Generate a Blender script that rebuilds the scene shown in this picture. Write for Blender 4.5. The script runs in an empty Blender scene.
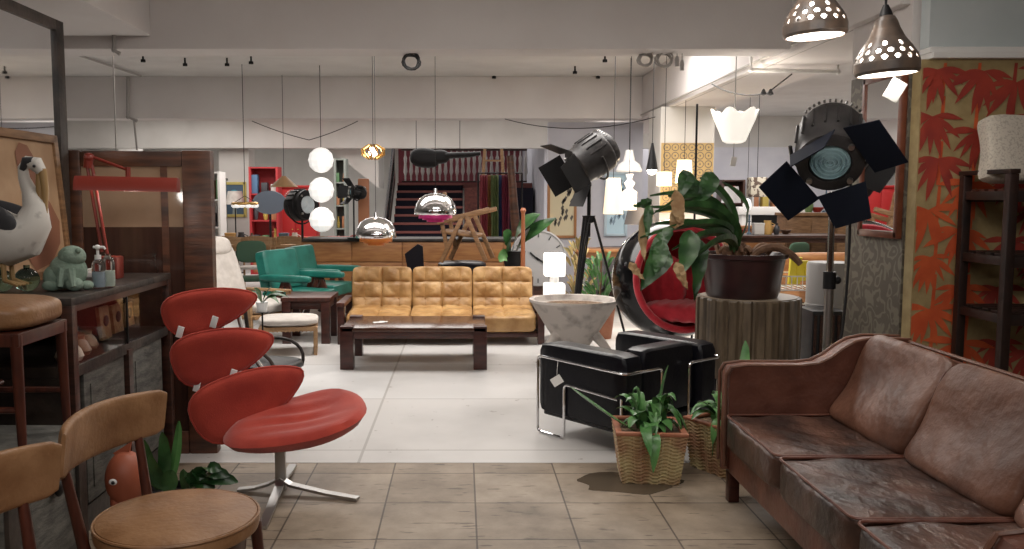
import bpy, bmesh, math, random
from mathutils import Vector, Matrix, Euler
random.seed(7)
PI = math.pi
sc = bpy.context.scene
C = sc.collection
R = math.radians
# ------------------------------------------------------------ camera, world, light
H = 1.53; F = 865.0; CX = 462.0; CY = 274.5; PITCH = math.atan(76.5/F)
cam = bpy.data.objects.new('camera', bpy.data.cameras.new('camera')); C.objects.link(cam)
cam.location = (0, 0, H); cam.rotation_euler = (PI/2-PITCH, 0, 0)
cam.data.lens = F/1024*36; cam.data.sensor_width = 36; cam.data.shift_x = (512-CX)/1024
cam.data.clip_start = .05; cam.data.clip_end = 100
sc.camera = cam
w = bpy.data.worlds.new('world'); sc.world = w; w.use_nodes = True
w.node_tree.nodes['Background'].inputs[0].default_value = (.75, .8, .9, 1)
w.node_tree.nodes['Background'].inputs[1].default_value = .10
sc.view_settings.view_transform = 'Standard'; sc.view_settings.look = 'None'
sc.view_settings.gamma = 1; sc.view_settings.use_curve_mapping = False
sc.view_settings.exposure = 0.0

def area(name, loc, sx, sy, power, col=(1, .95, .90), rot=(0, 0, 0)):
    l = bpy.data.lights.new(name, 'AREA'); l.shape = 'RECTANGLE'; l.size = sx; l.size_y = sy; l.energy = power; l.color = col
    o = bpy.data.objects.new(name, l); C.objects.link(o); o.location = loc; o.rotation_euler = rot
    return o
def point(name, loc, power, col=(1, .9, .78), r=.04):
    l = bpy.data.lights.new(name, 'POINT'); l.energy = power; l.color = col; l.shadow_soft_size = r
    o = bpy.data.objects.new(name, l); C.objects.link(o); o.location = loc
    return o
# unseen fill lamps added under the ceiling, out of frame and behind the beams
area('added_ceiling_fill', (0.2, 4.2, 3.25), 2.6, .5, 45, (1, .93, .86))
area('added_ceiling_fill', (0.4, 0.2, 3.25), 4.5, 1.6, 140, (1, .95, .9), (R(28), 0, 0))  # added above the camera, tilted to brighten the front beam
area('added_ceiling_fill', (-1.2, 8.4, 3.25), 4.5, 1.2, 150)
area('added_ceiling_fill', (1.6, 9.4, 3.25), 1.6, 1.2, 70)
area('added_ceiling_fill', (4.6, 10.5, 3.25), 2.0, 3.0, 120)
area('added_ceiling_fill', (-1.0, 15.6, 3.25), 6.0, 2.5, 190)
area('added_ceiling_fill', (5.0, 15.6, 3.25), 4.0, 2.5, 140)
area('added_ceiling_fill', (-5.5, 16.0, 3.25), 3.0, 4.0, 90)
area('added_ceiling_fill', (-5.6, 22.0, 3.25), 3.0, 4.0, 130)
area('added_ceiling_fill', (5.4, 22.0, 3.25), 4.0, 4.0, 150)
area('added_stair_fill', (0, 23.3, 4.3), 2.5, 1.2, 60)  # unseen fill lamp added to light the staircase

# ------------------------------------------------------------ pixel ray helpers (a pixel plus a real depth gives a point)
def ray(px, py):
    a = (px-CX)/F; b = -(py-CY)/F
    return Vector((a, math.cos(PITCH)+b*math.sin(PITCH), -math.sin(PITCH)+b*math.cos(PITCH)))
def P(px, py, Y):
    r = ray(px, py); return Vector((0, 0, H))+r*(Y/r.y)
def G(px, py, z=0.0):
    r = ray(px, py); return Vector((0, 0, H))+r*((z-H)/r.z)

# ------------------------------------------------------------ materials
MATS = {}
def mat(name, col, rough=.5, metal=0, col2=None, scale=6, bump=0, bscale=None, coat=0, sheen=0, stretch=None, detail=4, lo=.35, hi=.65, dist=.01, spec=.5):
    if name in MATS: return MATS[name]
    m = bpy.data.materials.new(name); m.use_nodes = True; nt = m.node_tree; b = nt.nodes['Principled BSDF']
    b.inputs['Base Color'].default_value = (*col, 1); b.inputs['Roughness'].default_value = rough; b.inputs['Metallic'].default_value = metal
    b.inputs['Coat Weight'].default_value = coat; b.inputs['Specular IOR Level'].default_value = spec; b.inputs['Sheen Weight'].default_value = sheen
    if col2 or bump:
        tc = nt.nodes.new('ShaderNodeTexCoord'); mp = nt.nodes.new('ShaderNodeMapping'); nt.links.new(tc.outputs['Object'], mp.inputs[0])
        if stretch: mp.inputs['Scale'].default_value = stretch
        n = nt.nodes.new('ShaderNodeTexNoise'); n.inputs['Scale'].default_value = scale; n.inputs['Detail'].default_value = detail
        nt.links.new(mp.outputs[0], n.inputs['Vector'])
        if col2:
            r = nt.nodes.new('ShaderNodeValToRGB'); r.color_ramp.elements[0].position = lo; r.color_ramp.elements[1].position = hi
            r.color_ramp.elements[0].color = (*col, 1); r.color_ramp.elements[1].color = (*col2, 1)
            nt.links.new(n.outputs['Fac'], r.inputs[0]); nt.links.new(r.outputs[0], b.inputs['Base Color'])
        if bump:
            n2 = nt.nodes.new('ShaderNodeTexNoise'); n2.inputs['Scale'].default_value = bscale or scale*4; n2.inputs['Detail'].default_value = 5
            nt.links.new(mp.outputs[0], n2.inputs['Vector'])
            bp = nt.nodes.new('ShaderNodeBump'); bp.inputs['Strength'].default_value = bump; bp.inputs['Distance'].default_value = dist
            nt.links.new(n2.outputs['Fac'], bp.inputs['Height']); nt.links.new(bp.outputs[0], b.inputs['Normal'])
    MATS[name] = m
    return m
def emi(name, col, s):
    if name in MATS: return MATS[name]
    m = bpy.data.materials.new(name); m.use_nodes = True; b = m.node_tree.nodes['Principled BSDF']
    b.inputs['Base Color'].default_value = (*col, 1); b.inputs['Emission Color'].default_value = (*col, 1); b.inputs['Emission Strength'].default_value = s
    MATS[name] = m; return m
def glass(name, col=(1, 1, 1), rough=.02):
    m = bpy.data.materials.new(name); m.use_nodes = True; b = m.node_tree.nodes['Principled BSDF']
    b.inputs['Base Color'].default_value = (*col, 1); b.inputs['Roughness'].default_value = rough; b.inputs['Transmission Weight'].default_value = 1; b.inputs['IOR'].default_value = 1.3
    MATS[name] = m; return m

white_wall = mat('white_plaster', (.62, .60, .57), .85, col2=(.68, .66, .63), scale=2, bump=.05)
beam_m = mat('beam_plaster', (.64, .60, .585), .85, col2=(.69, .655, .64), scale=1.5, bump=.08, bscale=60)
ceil_m = mat('ceiling_plaster', (.66, .64, .62), .85, col2=(.72, .70, .68), scale=2)
blue_wall = mat('blue_grey_plaster', (.50, .56, .57), .85, col2=(.55, .60, .61), scale=3)
lav_wall = mat('lavender_plaster', (.50, .50, .56), .85, col2=(.56, .56, .61), scale=3)
dark_wood = mat('dark_wood', (.030, .014, .010), .38, col2=(.075, .03, .02), scale=5, stretch=(1, 1, 8), bump=.1)
table_wood = mat('mahogany', (.035, .010, .008), .3, col2=(.07, .02, .014), scale=6, stretch=(1, 5, 5))
red_wood = mat('red_brown_wood', (.045, .012, .008), .35, col2=(.085, .022, .012), scale=8, stretch=(6, 6, 1))
frame_wood = mat('brown_frame_wood', (.045, .018, .010), .4, col2=(.12, .045, .022), scale=4, stretch=(1, 1, 6), bump=.15)
oak = mat('oak_wood', (.30, .17, .08), .5, col2=(.42, .26, .13), scale=6, stretch=(1, 1, 6))
teak = mat('teak_wood', (.14, .07, .03), .5, col2=(.24, .13, .06), scale=8, stretch=(1, 1, 6))
black_wood = mat('weathered_black_wood', (.012, .009, .008), .5, col2=(.055, .040, .032), scale=7, bump=.3)
grey_wood = mat('weathered_grey_wood', (.05, .05, .045), .7, col2=(.13, .125, .11), scale=9, stretch=(1, 1, 4), bump=.4)
counter_wood = mat('counter_wood', (.25, .10, .035), .45, col2=(.36, .17, .06), scale=4, stretch=(1, 1, 7))
tan_leather = mat('tan_leather', (.20, .095, .04), .42, col2=(.36, .20, .10), scale=7, bump=.3, bscale=50, lo=.3, hi=.72, spec=.4)
yel_leather = mat('caramel_leather', (.30, .155, .052), .42, col2=(.52, .32, .135), scale=5, bump=.7, bscale=9, dist=.03)
blk_leather = mat('black_leather', (.004, .004, .007), .32, bump=.15, bscale=40, scale=5, spec=.3)
teal_leather = mat('teal_leather', (.01, .12, .095), .4, col2=(.02, .2, .16), scale=6)
chrome = mat('chrome', (.8, .8, .82), .12, 1)
steel = mat('brushed_steel', (.42, .41, .40), .35, 1)
brass = mat('brass', (.7, .42, .14), .25, 1)
blk_metal = mat('black_metal', (.010, .010, .011), .45, .1, spec=.25)
dgrey_metal = mat('dark_grey_metal', (.022, .021, .022), .42, .2, col2=(.04, .037, .037), spec=.35, scale=12)
navy_door = mat('dark_blue_black_metal', (.005, .007, .014), .65, .0, spec=.12)
red_fabric = mat('red_wool', (.34, .030, .018), .9, col2=(.46, .050, .028), scale=5, bump=.2, bscale=150, sheen=.3)
crimson = mat('crimson_velvet', (.46, .010, .025), .8, col2=(.60, .025, .045), scale=12, sheen=.4)
black_gloss = mat('black_gloss_shell', (.005, .005, .006), .12, spec=.3)
red_enamel = mat('red_enamel', (.21, .026, .016), .35)
concrete = mat('grey_concrete', (.26, .23, .21), .9, col2=(.56, .51, .47), scale=6, bump=.5, lo=.28, hi=.5)
soil = mat('soil', (.10, .06, .035), .95, col2=(.28, .19, .12), scale=30, bump=.8)
leaf_m = mat('dark_green_leaf', (.010, .040, .012), .30, col2=(.045, .12, .035), scale=9, bump=.2)
leaf_l = mat('mid_green_leaf', (.045, .15, .035), .35, col2=(.12, .28, .09), scale=9)
leaf_d = mat('withered_leaf', (.25, .14, .06), .7, col2=(.42, .3, .16), scale=12)
stem_m = mat('woody_stem', (.12, .06, .035), .8, col2=(.26, .15, .09), scale=14, bump=.5)
cream_fabric = mat('cream_fabric', (.46, .42, .385), .9, col2=(.56, .52, .48), scale=12, bump=.1)
white_paint = mat('white_paint', (.75, .74, .72), .5)
white_plas = mat('white_plastic', (.8, .8, .8), .35)
paper = mat('paper_tag', (.8, .8, .78), .8)
black_plas = mat('black_plastic', (.01, .01, .012), .5)
mirror_m = mat('mirror_glass', (.85, .87, .88), .02, 1)
amber = mat('orange_enamel', (.75, .25, .05), .35)
pink = mat('magenta_enamel', (.75, .05, .28), .35)
yellow = mat('yellow_card', (.85, .7, .06), .6)
red_p = mat('red_plastic', (.5, .03, .03), .4)
green_p = mat('green_fabric', (.12, .22, .06), .7)
blue_p = mat('blue_fabric', (.04, .1, .35), .7)
maroon = mat('maroon_velvet', (.09, .012, .018), .8, col2=(.15, .02, .03), scale=10, stretch=(8, 8, 1))
stair_m = mat('stair_black', (.008, .007, .016), .7, spec=.2)
bulb = emi('warm_bulb', (1, .93, .82), 14)
bulb_soft = emi('opal_lamp', (1, .88, .70), .7)
bulb_w = emi('white_lamp', (1, .98, .95), .5)
clear = glass('clear_glass')
tint = glass('green_bottle_glass', (.25, .45, .42), .05)

# ------------------------------------------------------------ mesh builder
class MB:
    def __init__(s): s.v = []; s.f = []; s.mi = 0; s.m = []
    def add(s, vs, fs, M=None):
        o = len(s.v)
        for p in vs:
            p = Vector(p); s.v.append(M @ p if M else p)
        for f in fs: s.f.append([o+i for i in f]); s.m.append(s.mi)
        return s
    def box(s, c, d, rot=None, b=0.0, M=None):
        x, y, z = [k/2 for k in d]
        T = Matrix.Translation(Vector(c))
        if rot: T = T @ Euler(rot).to_matrix().to_4x4()
        if M: T = M @ T
        b = min(b, min(x, y, z)*.9)
        if b <= 0:
            vs = [(i*x, j*y, k*z) for i in (-1, 1) for j in (-1, 1) for k in (-1, 1)]
            return s.add(vs, [(0, 1, 3, 2), (4, 6, 7, 5), (0, 4, 5, 1), (2, 3, 7, 6), (0, 2, 6, 4), (1, 5, 7, 3)], T)
        bm = bmesh.new(); bmesh.ops.create_cube(bm, size=1)
        for v in bm.verts: v.co = Vector((v.co.x*2*x, v.co.y*2*y, v.co.z*2*z))
        bmesh.ops.bevel(bm, geom=list(bm.edges), offset=b, segments=2, profile=.6, affect='EDGES')
        bm.verts.index_update()
        s.add([v.co.copy() for v in bm.verts], [[v.index for v in f.verts] for f in bm.faces], T); bm.free(); return s
    def bb(s, a, b_, b=0.0):   # box from two corners
        a = Vector(a); b_ = Vector(b_); d = b_-a
        return s.box((a+b_)/2, [abs(k) for k in d], b=b)
    def beam(s, p, q, wx, wy, b=0.0):   # bar from p to q with rectangular section
        p = Vector(p); q = Vector(q); d = q-p; L = d.length; z = d.normalized()
        up = Vector((0, 1, 0)) if abs(z.y) < .95 else Vector((1, 0, 0))
        x = up.cross(z).normalized(); y = z.cross(x)
        M = Matrix((( *x, 0), (*y, 0), (*z, 0), (0, 0, 0, 1))).transposed(); M.translation = (p+q)/2
        return s.box((0, 0, 0), (wx, wy, L), b=b, M=M)
    def tube(s, pts, r, n=8, closed=False, cap=True):
        pts = [Vector(p) for p in pts]; N = len(pts)
        rs = r if isinstance(r, (list, tuple)) else [r]*N
        vs = []; fs = []; prev = None
        for i, p in enumerate(pts):
            a = pts[i-1] if (i > 0 or closed) else p; c = pts[(i+1) % N] if (i < N-1 or closed) else p
            t = (c-a).normalized() if (c-a).length > 1e-9 else Vector((0, 0, 1))
            if prev is None:
                u = Vector((0, 0, 1)) if abs(t.z) < .9 else Vector((1, 0, 0))
                x = t.cross(u).normalized()
            else:
                x = (prev-t*prev.dot(t)).normalized()
            prev = x; y = t.cross(x)
            for k in range(n):
                an = 2*PI*k/n; vs.append(p+(x*math.cos(an)+y*math.sin(an))*rs[i])
        for i in range(N if closed else N-1):
            j = (i+1) % N
            for k in range(n): fs.append((i*n+k, i*n+(k+1) % n, j*n+(k+1) % n, j*n+k))
        if cap and not closed: fs.append(list(range(n))[::-1]); fs.append([(N-1)*n+k for k in range(n)])
        return s.add(vs, fs)
    def lathe(s, prof, n=24, M=None, loc=(0, 0, 0), cap=False, sx=1, sy=1):
        vs = []; fs = []
        for r, z in prof:
            for k in range(n):
                a = 2*PI*k/n; vs.append((r*math.cos(a)*sx+loc[0], r*math.sin(a)*sy+loc[1], z+loc[2]))
        m = len(prof)
        for i in range(m-1):
            for k in range(n): fs.append((i*n+k, i*n+(k+1) % n, (i+1)*n+(k+1) % n, (i+1)*n+k))
        if cap: fs.append(list(range(n))[::-1]); fs.append([(m-1)*n+k for k in range(n)])
        return s.add(vs, fs, M)
    def ball(s, c, r, n=16, m=10, M=None):
        if not isinstance(r, (tuple, list)): r = (r, r, r)
        pr = [(math.sin(PI*i/m), -math.cos(PI*i/m)) for i in range(m+1)]
        vs = []; fs = []
        for a, z in pr:
            for k in range(n):
                t = 2*PI*k/n; vs.append((a*math.cos(t)*r[0]+c[0], a*math.sin(t)*r[1]+c[1], z*r[2]+c[2]))
        for i in range(m):
            for k in range(n): fs.append((i*n+k, i*n+(k+1) % n, (i+1)*n+(k+1) % n, (i+1)*n+k))
        return s.add(vs, fs, M)
    def prism(s, out, t, M=None, bev=0):   # outline in local xy, thickness t along z (centred)
        n = len(out)
        if bev:
            cx = sum(p[0] for p in out)/n; cy = sum(p[1] for p in out)/n
            L = []
            for k, zz in ((1-bev, -t/2), (1, -t/2+t*.3), (1, t/2-t*.3), (1-bev, t/2)):
                L.append([(cx+(p[0]-cx)*k, cy+(p[1]-cy)*k, zz) for p in out])
        else: L = [[(p[0], p[1], -t/2) for p in out], [(p[0], p[1], t/2) for p in out]]
        vs = [p for l in L for p in l]; fs = []
        for i in range(len(L)-1):
            for k in range(n): fs.append((i*n+k, i*n+(k+1) % n, (i+1)*n+(k+1) % n, (i+1)*n+k))
        fs.append(list(range(n))[::-1]); fs.append([(len(L)-1)*n+k for k in range(n)])
        return s.add(vs, fs, M)
    def pillow(s, c, d, e=5, n=10, rot=None, M=None, fn=None, puff=0):
        T = Matrix.Translation(Vector(c))
        if rot: T = T @ Euler(rot).to_matrix().to_4x4()
        if M: T = M @ T
        idx = {}; vs = []; fs = []
        def vert(p):
            k = tuple(round(q*1000) for q in p)
            if k not in idx:
                x, y, z = p; L = (abs(x)**e+abs(y)**e+abs(z)**e)**(1/e)
                q = Vector((x/L, y/L, z/L))
                if puff: q.z *= 1+puff*(1-q.x**2)*(1-q.y**2)
                q = Vector((q.x*d[0]/2, q.y*d[1]/2, q.z*d[2]/2))
                if fn: q = fn(q)
                idx[k] = len(vs); vs.append(q)
            return idx[k]
        for ax in range(3):
            for sg in (-1, 1):
                for i in range(n):
                    for j in range(n):
                        q = []
                        for a, b in ((i, j), (i+1, j), (i+1, j+1), (i, j+1)):
                            u = math.tan((2*a/n-1)*PI/4); v = math.tan((2*b/n-1)*PI/4)
                            p = [0, 0, 0]; p[ax] = sg; p[(ax+1) % 3] = u; p[(ax+2) % 3] = v; q.append(vert(p))
                        if sg < 0: q = q[::-1]
                        fs.append(q)
        return s.add(vs, fs, T)
    def leaf(s, pts, wd, fold=.25, side=None, wav=0):   # strip leaf along pts; wd = list of half widths
        pts = [Vector(p) for p in pts]; N = len(pts); vs = []; fs = []
        for i, p in enumerate(pts):
            t = (pts[min(i+1, N-1)]-pts[max(i-1, 0)]).normalized()
            sd = Vector(side) if side else t.cross(Vector((0, 0, 1)))
            if sd.length < .05: sd = Vector((1, 0, 0))
            sd = (sd-t*sd.dot(t)).normalized(); up = sd.cross(t)
            if up.z < 0: up = -up
            w_ = wd[i]; k = wav*math.sin(i*2.1)
            vs += [p-sd*w_+up*(w_*fold+k), p, p+sd*w_+up*(w_*fold-k), p-up*.0025]
        for i in range(N-1):
            a = i*4; b = a+4
            fs += [(a, b, b+1, a+1), (a+1, b+1, b+2, a+2), (a+2, b+2, b+3, a+3), (a+3, b+3, b, a)]
        return s.add(vs, fs)
    def build(s, name, mats, parent=None, world=False, smooth=True, ang=38):
        if not isinstance(mats, (list, tuple)): mats = [mats]
        me = bpy.data.meshes.new(name)
        vs = s.v
        o = bpy.data.objects.new(name, me)
        if parent is not None and world:
            Mi = WM(parent).inverted(); vs = [Mi @ p for p in vs]
        elif parent is None:
            # put the origin of a lone thing at its base
            c = Vector((sum(p.x for p in vs)/len(vs), sum(p.y for p in vs)/len(vs), min(p.z for p in vs)))
            vs = [p-c for p in vs]; o.location = c
        me.from_pydata([tuple(p) for p in vs], [], s.f)
        for m in mats: me.materials.append(m)
        for i, p in enumerate(me.polygons): p.material_index = s.m[i]; p.use_smooth = smooth
        bm = bmesh.new(); bm.from_mesh(me); bmesh.ops.remove_doubles(bm, verts=bm.verts, dist=1e-5); bmesh.ops.recalc_face_normals(bm, faces=bm.faces); bm.to_mesh(me); bm.free()
        if smooth: me.set_sharp_from_angle(angle=R(ang))
        C.objects.link(o)
        if parent is not None: o.parent = parent
        return o
def WM(o):
    M = Matrix.Translation(o.location) @ o.rotation_euler.to_matrix().to_4x4()
    return WM(o.parent) @ M if o.parent else M
def tag(o, label, cat, group=None, kind=None):
    o['label'] = label; o['category'] = cat
    if group: o['group'] = group
    if kind: o['kind'] = kind
    return o
def thing(name, label, cat, loc=(0, 0, 0), rz=0, group=None):
    o = bpy.data.objects.new(name, None); C.objects.link(o); o.empty_display_size = .1
    o.location = loc; o.rotation_euler = (0, 0, rz)
    return tag(o, label, cat, group)
def struct(o):
    o['kind'] = 'structure'; return o
def kids(o): return [c for c in bpy.data.objects if c.parent == o]
def copy_tree(o, parent=None):
    c = o.copy(); C.objects.link(c); c.parent = parent
    for ch in kids(o): copy_tree(ch, c)
    return c
def lab(o, t): o['label'] = t; return o
def bez(a, b, c, n=8):
    a, b, c = Vector(a), Vector(b), Vector(c)
    return [a*(1-t)**2+b*2*t*(1-t)+c*t*t for t in [i/n for i in range(n+1)]]
def rounded(pts, r, n=4):   # round the corners of a poly line
    pts = [Vector(p) for p in pts]; out = [pts[0]]
    for i in range(1, len(pts)-1):
        a, b, c = pts[i-1], pts[i], pts[i+1]
        ra = min(r, (a-b).length/2); rc = min(r, (c-b).length/2)
        out += bez(b+(a-b).normalized()*ra, b, b+(c-b).normalized()*rc, n)
    return out+[pts[-1]]
# ------------------------------------------------------------ THE SETTING
def floor_tile_material():
    m = bpy.data.materials.new('stained_stone_tiles'); m.use_nodes = True; nt = m.node_tree; b = nt.nodes['Principled BSDF']; N = nt.nodes.new; L = nt.links.new
    tc = N('ShaderNodeTexCoord'); mp = N('ShaderNodeMapping'); L(tc.outputs['Object'], mp.inputs[0])
    mp.inputs['Location'].default_value = (.145, -.10, 0)
    br = N('ShaderNodeTexBrick'); br.offset = 0; br.inputs['Scale'].default_value = 1; br.inputs['Brick Width'].default_value = .452; br.inputs['Row Height'].default_value = .47
    br.inputs['Mortar Size'].default_value = .005; br.inputs['Mortar Smooth'].default_value = .3; br.inputs['Bias'].default_value = 0
    br.inputs['Color1'].default_value = (.29, .235, .175, 1); br.inputs['Color2'].default_value = (.37, .31, .24, 1); br.inputs['Mortar'].default_value = (.09, .065, .045, 1)
    L(mp.outputs[0], br.inputs['Vector'])
    n = N('ShaderNodeTexNoise'); n.inputs['Scale'].default_value = 3.2; n.inputs['Detail'].default_value = 8; n.inputs['Roughness'].default_value = .65; L(tc.outputs['Object'], n.inputs['Vector'])
    r = N('ShaderNodeValToRGB'); r.color_ramp.elements[0].position = .3; r.color_ramp.elements[1].position = .75; r.color_ramp.elements[0].color = (.48, .44, .40, 1); r.color_ramp.elements[1].color = (1.15, 1.12, 1.1, 1)
    L(n.outputs['Fac'], r.inputs[0])
    mx = N('ShaderNodeMix'); mx.data_type = 'RGBA'; mx.blend_type = 'MULTIPLY'; mx.inputs[0].default_value = 1; L(br.outputs['Color'], mx.inputs[6]); L(r.outputs[0], mx.inputs[7])
    # scuffs: stretched dark noise
    mp2 = N('ShaderNodeMapping'); mp2.inputs['Scale'].default_value = (3, 14, 1); mp2.inputs['Rotation'].default_value = (0, 0, .15); L(tc.outputs['Object'], mp2.inputs[0])
    n2 = N('ShaderNodeTexNoise'); n2.inputs['Scale'].default_value = 2.5; n2.inputs['Detail'].default_value = 6; L(mp2.outputs[0], n2.inputs['Vector'])
    r2 = N('ShaderNodeValToRGB'); r2.color_ramp.elements[0].position = .31; r2.color_ramp.elements[1].position = .38; r2.color_ramp.elements[0].color = (.3, .27, .25, 1); r2.color_ramp.elements[1].color = (1, 1, 1, 1)
    L(n2.outputs['Fac'], r2.inputs[0])
    mx2 = N('ShaderNodeMix'); mx2.data_type = 'RGBA'; mx2.blend_type = 'MULTIPLY'; mx2.inputs[0].default_value = .8; L(mx.outputs[2], mx2.inputs[6]); L(r2.outputs[0], mx2.inputs[7])
    L(mx2.outputs[2], b.inputs['Base Color']); b.inputs['Roughness'].default_value = .55
    bp = N('ShaderNodeBump'); bp.inputs['Strength'].default_value = .3; bp.inputs['Distance'].default_value = .004; L(n.outputs['Fac'], bp.inputs['Height']); L(bp.outputs[0], b.inputs['Normal'])
    return m
def painted_floor_material():
    m = bpy.data.materials.new('worn_white_floor_paint'); m.use_nodes = True; nt = m.node_tree; b = nt.nodes['Principled BSDF']; N = nt.nodes.new; L = nt.links.new
    tc = N('ShaderNodeTexCoord')
    n = N('ShaderNodeTexNoise'); n.inputs['Scale'].default_value = .9; n.inputs['Detail'].default_value = 7; L(tc.outputs['Object'], n.inputs['Vector'])
    r = N('ShaderNodeValToRGB'); r.color_ramp.elements[0].position = .32; r.color_ramp.elements[1].position = .55; r.color_ramp.elements[0].color = (.46, .455, .45, 1); r.color_ramp.elements[1].color = (.64, .635, .63, 1)
    L(n.outputs['Fac'], r.inputs[0])
    br = N('ShaderNodeTexBrick'); br.offset = 0; br.inputs['Scale'].default_value = 1; br.inputs['Brick Width'].default_value = 1.9; br.inputs['Row Height'].default_value = 1.35
    br.inputs['Mortar Size'].default_value = .009; br.inputs['Color1'].default_value = (1, 1, 1, 1); br.inputs['Color2'].default_value = (.9, .88, .86, 1); br.inputs['Mortar'].default_value = (.62, .6, .58, 1)
    L(tc.outputs['Object'], br.inputs['Vector'])
    mx = N('ShaderNodeMix'); mx.data_type = 'RGBA'; mx.blend_type = 'MULTIPLY'; mx.inputs[0].default_value = 1; L(r.outputs[0], mx.inputs[6]); L(br.outputs['Color'], mx.inputs[7])
    n3 = N('ShaderNodeTexNoise'); n3.inputs['Scale'].default_value = 16; n3.inputs['Detail'].default_value = 3; L(tc.outputs['Object'], n3.inputs['Vector'])
    r3 = N('ShaderNodeValToRGB'); r3.color_ramp.elements[0].position = .25; r3.color_ramp.elements[1].position = .30; r3.color_ramp.elements[0].color = (.5, .47, .45, 1); r3.color_ramp.elements[1].color = (1, 1, 1, 1)
    L(n3.outputs['Fac'], r3.inputs[0])
    mx3 = N('ShaderNodeMix'); mx3.data_type = 'RGBA'; mx3.blend_type = 'MULTIPLY'; mx3.inputs[0].default_value = .8; L(mx.outputs[2], mx3.inputs[6]); L(r3.outputs[0], mx3.inputs[7])
    L(mx3.outputs[2], b.inputs['Base Color']); b.inputs['Roughness'].default_value = .42
    return m
def lone(mb, name, m): 
    o = mb.build(name, m, smooth=False); return struct(o)
CZ = P(460, 76.5, 12.65).z; YB = G(460, 463).y
Z1 = P(460, 49, 6.75).z; Z2 = P(460, 118.5, 12.65).z; Z3 = P(460, 148, 18.7).z
mb = MB(); mb.bb((-14, -3.2, -.1), (9, YB, 0)); o = mb.build('floor', floor_tile_material(), smooth=False); struct(o)
mb = MB(); mb.bb((-14, YB, -.1), (9, 27, 0.002)); o = mb.build('floor', painted_floor_material(), smooth=False); struct(o)
mb = MB(); mb.bb((-14, -3.2, CZ), (9, 18.9, CZ+.1)); mb.bb((-14, 18.9, CZ), (-1.95, 27, CZ+.1)); mb.bb((1.8, 18.9, CZ), (9, 27, CZ+.1)); lone(mb, 'ceiling', ceil_m)
mb = MB(); mb.bb((-2.0, 18.9, 4.4), (1.9, 27, 4.5)); lone(mb, 'ceiling', ceil_m)
# beams across and along the room
mb = MB(); mb.bb((-14, 6.75, Z1), (2.52, 7.1, CZ), b=.01); lone(mb, 'trim_1', beam_m)
mb = MB(); mb.bb((-14, 12.65, Z2), (2.6, 13.0, CZ), b=.01); lone(mb, 'trim_2', beam_m)
mb = MB(); mb.bb((-14, 18.7, Z3), (9, 19.0, CZ+1.1), b=.01); lone(mb, 'trim_3', white_wall)
mb = MB(); mb.bb((2.6, 5.25, Z2), (3.3, 18.7, CZ), b=.01); lone(mb, 'trim_4', beam_m)
mb = MB(); mb.bb((-3.1, -3, P(158, 36, 6.75).z), (-2.38, 6.75, CZ), b=.01); lone(mb, 'trim_5', beam_m)
# outer walls
mb = MB(); mb.bb((-14, 26.8, 0), (9, 27, 4.5)); lone(mb, 'wall_back', white_wall)
mb = MB(); mb.bb((-14.2, -3.2, 0), (-14, 27, 3.4)); lone(mb, 'wall_left', white_wall)
mb = MB(); mb.bb((9, -3.2, 0), (9.2, 27, 3.4)); lone(mb, 'wall_right', white_wall)
tan_wall = mat('tan_board', (.50, .33, .20), .8, col2=(.58, .40, .26), scale=3)
mb = MB(); mb.bb((-14, -3.3, 1.1), (9, -3.1, CZ)); mb.mi = 1; mb.bb((-14, -3.3, 0), (9, -3.05, 1.1)); struct(mb.build('wall_front', [tan_wall, frame_wood], smooth=False))
# walls either side of the staircase
mb = MB(); mb.bb((1.80, 19.0, 0), (2.05, 26.8, 4.4)); lone(mb, 'wall_stair', lav_wall)
mb = MB(); mb.bb((2.05, 21.5, 0), (4.6, 21.7, CZ)); lone(mb, 'wall_partition', lav_wall)
# left far pillar that carries the poster
mb = MB(); mb.bb((-5.32, 19.05, 0), (-4.66, 19.6, CZ), b=.01); lone(mb, 'wall_pillar', white_wall)
mb = MB(); mb.bb((-7.9, 19.05, 0), (-7.5, 20.5, CZ)); lone(mb, 'wall_pillar', white_wall)
# right pillar with patterned paper
mb = MB(); mb.bb((2.50, 11.0, 0), (3.18, 11.7, Z2), b=.01)
mb.mi = 1; mb.bb((2.51, 10.985, 1.35), (3.17, 10.998, 2.22))
mb.mi = 2
for i in range(6):
    for j in range(8):
        cx = 2.58+i*.105; cz = 1.43+j*.105
        n = 16; M = Matrix.Translation((cx, 10.983, cz)) @ Matrix.Rotation(PI/2, 4, 'X')
        vs = []; fs = []
        for k in range(n):
            a = 2*PI*k/n; vs += [(.048*math.cos(a), .048*math.sin(a), 0), (.038*math.cos(a), .038*math.sin(a), 0)]
        for k in range(n): k2 = (k+1) % n; fs.append((2*k, 2*k2, 2*k2+1, 2*k+1))
        mb.add(vs, fs, M)
        mb.add([(-.012, 0, 0), (0, .016, 0), (.012, 0, 0), (0, -.016, 0)], [(0, 1, 2, 3)], M)
ochre = mat('ochre_wallpaper', (.48, .33, .14), .7); pat_dark = mat('pattern_grey', (.16, .13, .10), .7)
struct(mb.build('wall_pillar', [white_wall, ochre, pat_dark], smooth=False))
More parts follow.
